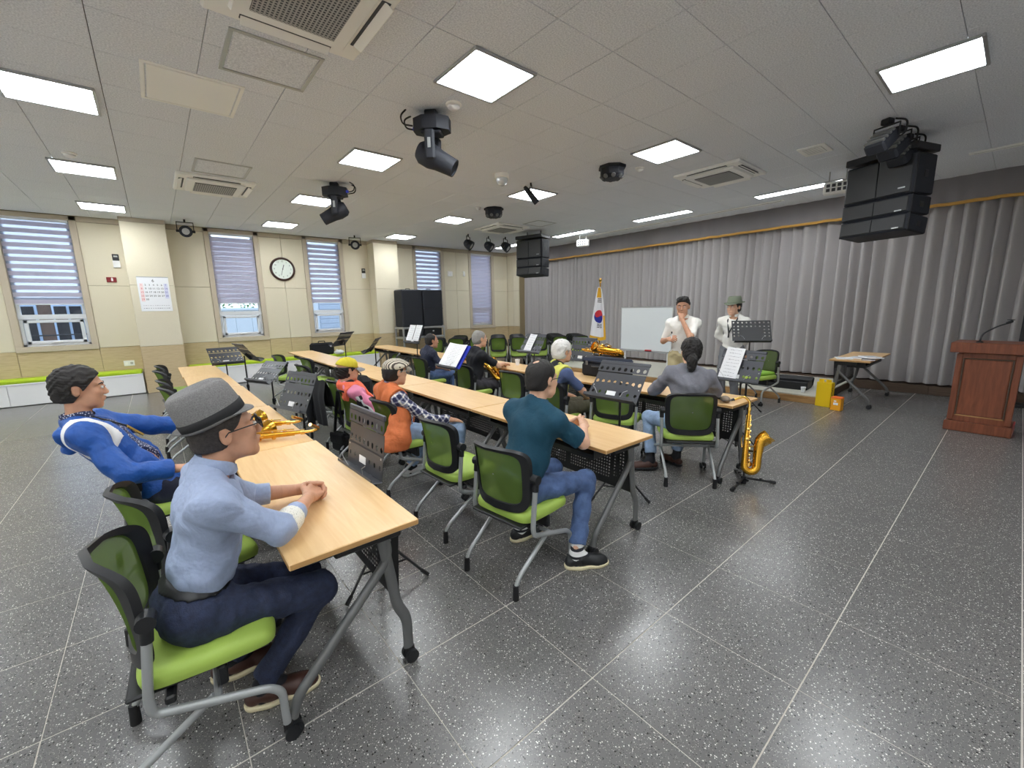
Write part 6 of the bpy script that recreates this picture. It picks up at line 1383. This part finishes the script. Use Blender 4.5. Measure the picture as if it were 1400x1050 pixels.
# 5 woman in the yellow cap
R_ = person(dict(label='woman in yellow cap, coral vest and pink sleeves sitting slumped', hip=(1.62, 4.22, .50), sh=(1.385, 4.20, .865), head=(1.40, 4.20, 1.03), yaw=-2, hyaw=4, hpitch=-4, h=.010, hh=.006, seed=13, w=.9, hs=.97,
  wr=(1.78, 4.03, .62), wl=(1.80, 4.36, .60), er=(1.55, 3.99, .63), ar=(1.95, 4.10, .09), al=(1.95, 4.33, .09),
  clothes=[cl('pink_jacket', .010, X['pink'], 1.9, .0, noise=.006, fr=32), cl('coral_vest', .022, X['coral'], 0, -.02, noise=.004, neckcut=.07)], collar=(.062, .03, X['blackknit']), trousers=X['navypants'], shoe=X['whiteshoe'],
  hair=dict(m=X['hairblack'], t=.013, front=(.06, .05), back=(.005, -.07), nape=-.095, top=.028, n=.004)))
cap(R_, X['capyellow'], X['capgrey'], 'cap', tilt=.18)
S_, el = R_['S'][-1], R_['el'][-1]; T = R_['T']; pw = Vol(); pw.cone(S_-T[:, 1]*.045-T[:, 0]*.02-T[:, 2]*.02, el-T[:, 1]*.03-T[:, 0]*.025, .022, .020, .01); vmesh('white_stripe', [(pw, .006)], X['white'], R_['root'], R_['org'])
# 6 man in the black polo
R_ = person(dict(label='grey haired man in black polo with arms on the right row', hip=(3.40, 4.95, .54), sh=(3.46, 4.94, .99), head=(3.53, 4.93, 1.175), yaw=-4, hyaw=-4, h=.011, hh=.006, seed=17, skin='skin2', belly=1.1,
  wr=(3.90, 4.86, .785), wl=(3.88, 5.02, .775), er=(3.68, 4.72, .79), el=(3.68, 5.16, .78), ar=(3.72, 4.80, .09), al=(3.75, 5.1, .09), handr=dict(d=(.9, .3, -.1), curl=.25), handl=dict(d=(.8, -.5, -.05), curl=.35),
  clothes=[cl('polo_shirt', .010, X['blackknit'], .85, .02)], collar=(.060, .03, X['blackknit']), trousers=X['charcoal'], shoe=X['black'],
  hair=dict(m=X['hairgrey'], t=.006, front=(.06, .07), back=(-.0, -.055), n=.0015, bald=(.035, .11, .062))))
# 7 man in the navy shirt
R_ = person(dict(label='balding man in dotted navy shirt and grey arm sleeves behind the score book', hip=(3.38, 6.25, .53), sh=(3.42, 6.24, .93), head=(3.49, 6.24, 1.09), yaw=-5, hyaw=-4, h=.012, hh=.007, seed=19, skin='skin3',
  wr=(3.66, 6.10, .62), wl=(3.70, 6.32, .62), er=(3.50, 5.99, .68), ar=(3.78, 6.10, .09), al=(3.78, 6.36, .09), handr=dict(curl=.5, d=(.7, .3, -.6)), handl=dict(curl=.5),
  clothes=[cl('arm_sleeve', -.002, X['greysleeve'], 1.9, .3, noise=.002), cl('navy_shirt', .010, X['navydot'], .9, -.04)], collar=(.060, .03, X['navydot']), trousers=X['denim'], shoe=X['black'],
  hair=dict(m=X['hairblack'], t=.006, front=(.04, .07), back=(-.0, -.05), n=.0015, bald=(.05, .105, .07))))
# 8 white haired man
R_ = person(dict(label='white haired man in yellow green vest and dusty blue tee', hip=(3.22, 3.14, .52), sh=(3.26, 3.14, .94), head=(3.33, 3.13, 1.125), yaw=-12, hyaw=6, h=.010, hh=.006, seed=23, skin='skin',
  wr=(3.60, 3.02, .60), wl=(3.62, 3.24, .57), er=(3.40, 2.90, .71), ar=(3.66, 2.98, .09), al=(3.68, 3.24, .09), handr=dict(d=(.8, .1, -.5), curl=.25), handl=dict(curl=.3),
  clothes=[cl('tee_shirt', .006, X['bluetee'], .86, .0), cl('inner_vest', .014, X['blackknit'], 0, .06), cl('vest', .022, X['limeyel'], 0, -.10, noise=.006, fr=30, neckcut=.068)], trousers=X['olive'], shoe=X['black'],
  hair=dict(m=X['hairwhite'], t=.016, front=(.075, .08), back=(.0, -.055), n=.003, f=150)))
T, S_ = R_['T'], R_['S'][-1]; V = Vol(); V.ell(S_-T[:, 2]*.16+T[:, 1]*.055, (.062, .055, .15), T, .02); vmesh('black_side_panel', [(V, .008)], X['blackknit'], R_['root'], R_['org'])
# 9 man with the ponytail
R_ = person(dict(label='man with a black ponytail in grey shirt and light jeans seen from behind', hip=(3.60, 1.84, .53), sh=(3.715, 1.90, .985), head=(3.745, 1.905, 1.17), yaw=41, hyaw=-6, hpitch=-4, h=.010, hh=.006, seed=29, skin='skin2', w=.98,
  wr=(4.04, 2.00, .785), wl=(3.90, 2.32, .775), el=(3.66, 2.22, .77), er=(3.95, 1.74, .80), kl=(3.67, 2.27, .50), kr=(3.93, 2.06, .50), al=(3.56, 2.16, .10), ar=(3.86, 2.06, .09), tl=140, tr=75, handl=dict(curl=.4, d=(.8, .5, 0)), handr=dict(curl=.4),
  clothes=[cl('shirt', .014, X['greyshirt'], 1.88, -.02, noise=.006, fr=30)], collar=(.060, .034, X['greyshirt']), trousers=X['denimlt'], trouser_up=.16, shoe=X['brownshoe'], sock=X['blackknit'],
  hair=dict(m=X['hairblack'], t=.012, front=(.075, .085), back=(.012, -.075), nape=-.09, n=.004, tail=[((-.09, 0, -.03), (-.125, .005, -.075), .035, .042), ((-.125, .005, -.075), (-.118, .01, -.135), .045, .034), ((-.118, .01, -.135), (-.10, .012, -.17), .034, .018)])))
# 10 standing man in the white polo
q = (5.50, 2.93)
R_ = person(dict(label='standing man in white polo and khaki trousers with a hand at his mouth', hip=(q[0], q[1], .90), sh=(q[0]-.005, q[1], 1.385), head=(q[0]-.035, q[1], 1.57), yaw=197, hyaw=2, hpitch=-4, sit=False, w=.95, h=.010, hh=.0055, hand_h=.005, seed=31, skin='skin3', eyes=True,
  wr=(q[0]-.25, q[1]+.07, 1.145), wl=(q[0]-.135, q[1]-.045, 1.41), er=(q[0]-.09, q[1]+.235, 1.10), el=(q[0]-.20, q[1]-.21, 1.18), ar=(q[0], q[1]+.11, .09), al=(q[0], q[1]-.11, .09), tr=185, tl=208,
  handl=dict(d=(.28, .30, .9), n=(-.9, -.3, .25), curl=.35, thumb=.2), handr=dict(d=(-.35, -.75, .1), n=(-.7, .4, .5), curl=.95, thumb=.3),
  clothes=[cl('polo_shirt', .007, X['whiteknit'], .88, .04, noise=.004, fr=28)], collar=(.060, .038, X['whiteknit']), trousers=X['khaki'], waist=.11, shoe=X['black'],
  hair=dict(m=X['hairblack'], t=.007, front=(.092, .080), back=(-.035, -.005), nape=-.05, n=.004, f=100, fringe=[((.03+.02*(k % 3), -.055+.012*k, .105+.006*(k % 2)), (.062+.012*((k*2) % 3), -.06+.0125*k, .098-.012*((k*5) % 3)), .017, .011) for k in range(10)]+[((-.01, -.04, .112), (-.01, .04, .114), .024, .024)])))
mk = R_['wr'][-1]+np.array((-.03, -.065, .02)); t = thing('marker_pen', 'white marker pen in the hand of the standing man in white', 'pen', tuple(mk))
MB().cyl((0, 0, -.05), (-.01, -.005, .06), .008, 10).build('barrel', X['white'], t); MB().cyl((-.01, -.005, .06), (-.013, -.006, .085), .0085, 10).build('pen_cap', X['ink'], t)
# 11 standing man in the green hat
q = (6.68, 2.76)
R_ = person(dict(label='standing man in green felt hat and white shirt behind the solid black stand', hip=(q[0], q[1], .90), sh=(q[0], q[1], 1.375), head=(q[0]-.03, q[1]+.005, 1.55), yaw=185, hyaw=-14, hpitch=-2, sit=False, w=.94, h=.011, hh=.006, seed=37, skin='skin2',
  wr=(q[0]+.13, q[1]-.06, .90), wl=(q[0]+.14, q[1]+.05, .92), er=(q[0]+.10, q[1]+.27, 1.11), el=(q[0]+.10, q[1]-.27, 1.11), ar=(q[0], q[1]+.10, .09), al=(q[0], q[1]-.10, .09),
  clothes=[cl('shirt', .009, X['whiteknit'], 1.85, -.04, noise=.005, fr=28)], collar=(.060, .036, X['whiteknit']), trousers=X['greytrs'], shoe=X['black'],
  hair=dict(m=X['hairblack'], t=.012, front=(.05, .05), back=(-.005, -.07), nape=-.08, top=.05, n=.004)))
hat(R_, 'felt_hat', X['feltgreen'], X['feltgreen'], tilt=(.02, 0, 0), crown=.105, brim=.045, drop=.015)
T, n_, org = R_['T'], R_['neck'], R_['org']
MB().tube([Vector(n_+T[:, 1]*.07-T[:, 0]*.02+T[:, 2]*.02-org), Vector(n_+T[:, 1]*.06+T[:, 0]*.09-T[:, 2]*.06-org), Vector(n_+T[:, 0]*.135-T[:, 2]*.24-T[:, 1]*.02-org), Vector(n_+T[:, 0]*.145-T[:, 2]*.31-T[:, 1]*.02-org)], .011, 6).tube([Vector(n_-T[:, 1]*.07-T[:, 0]*.02+T[:, 2]*.02-org), Vector(n_-T[:, 1]*.06+T[:, 0]*.09-T[:, 2]*.06-org), Vector(n_+T[:, 0]*.135-T[:, 2]*.24-T[:, 1]*.02-org)], .011, 6).build('neck_strap', X['black'], R_['root'])
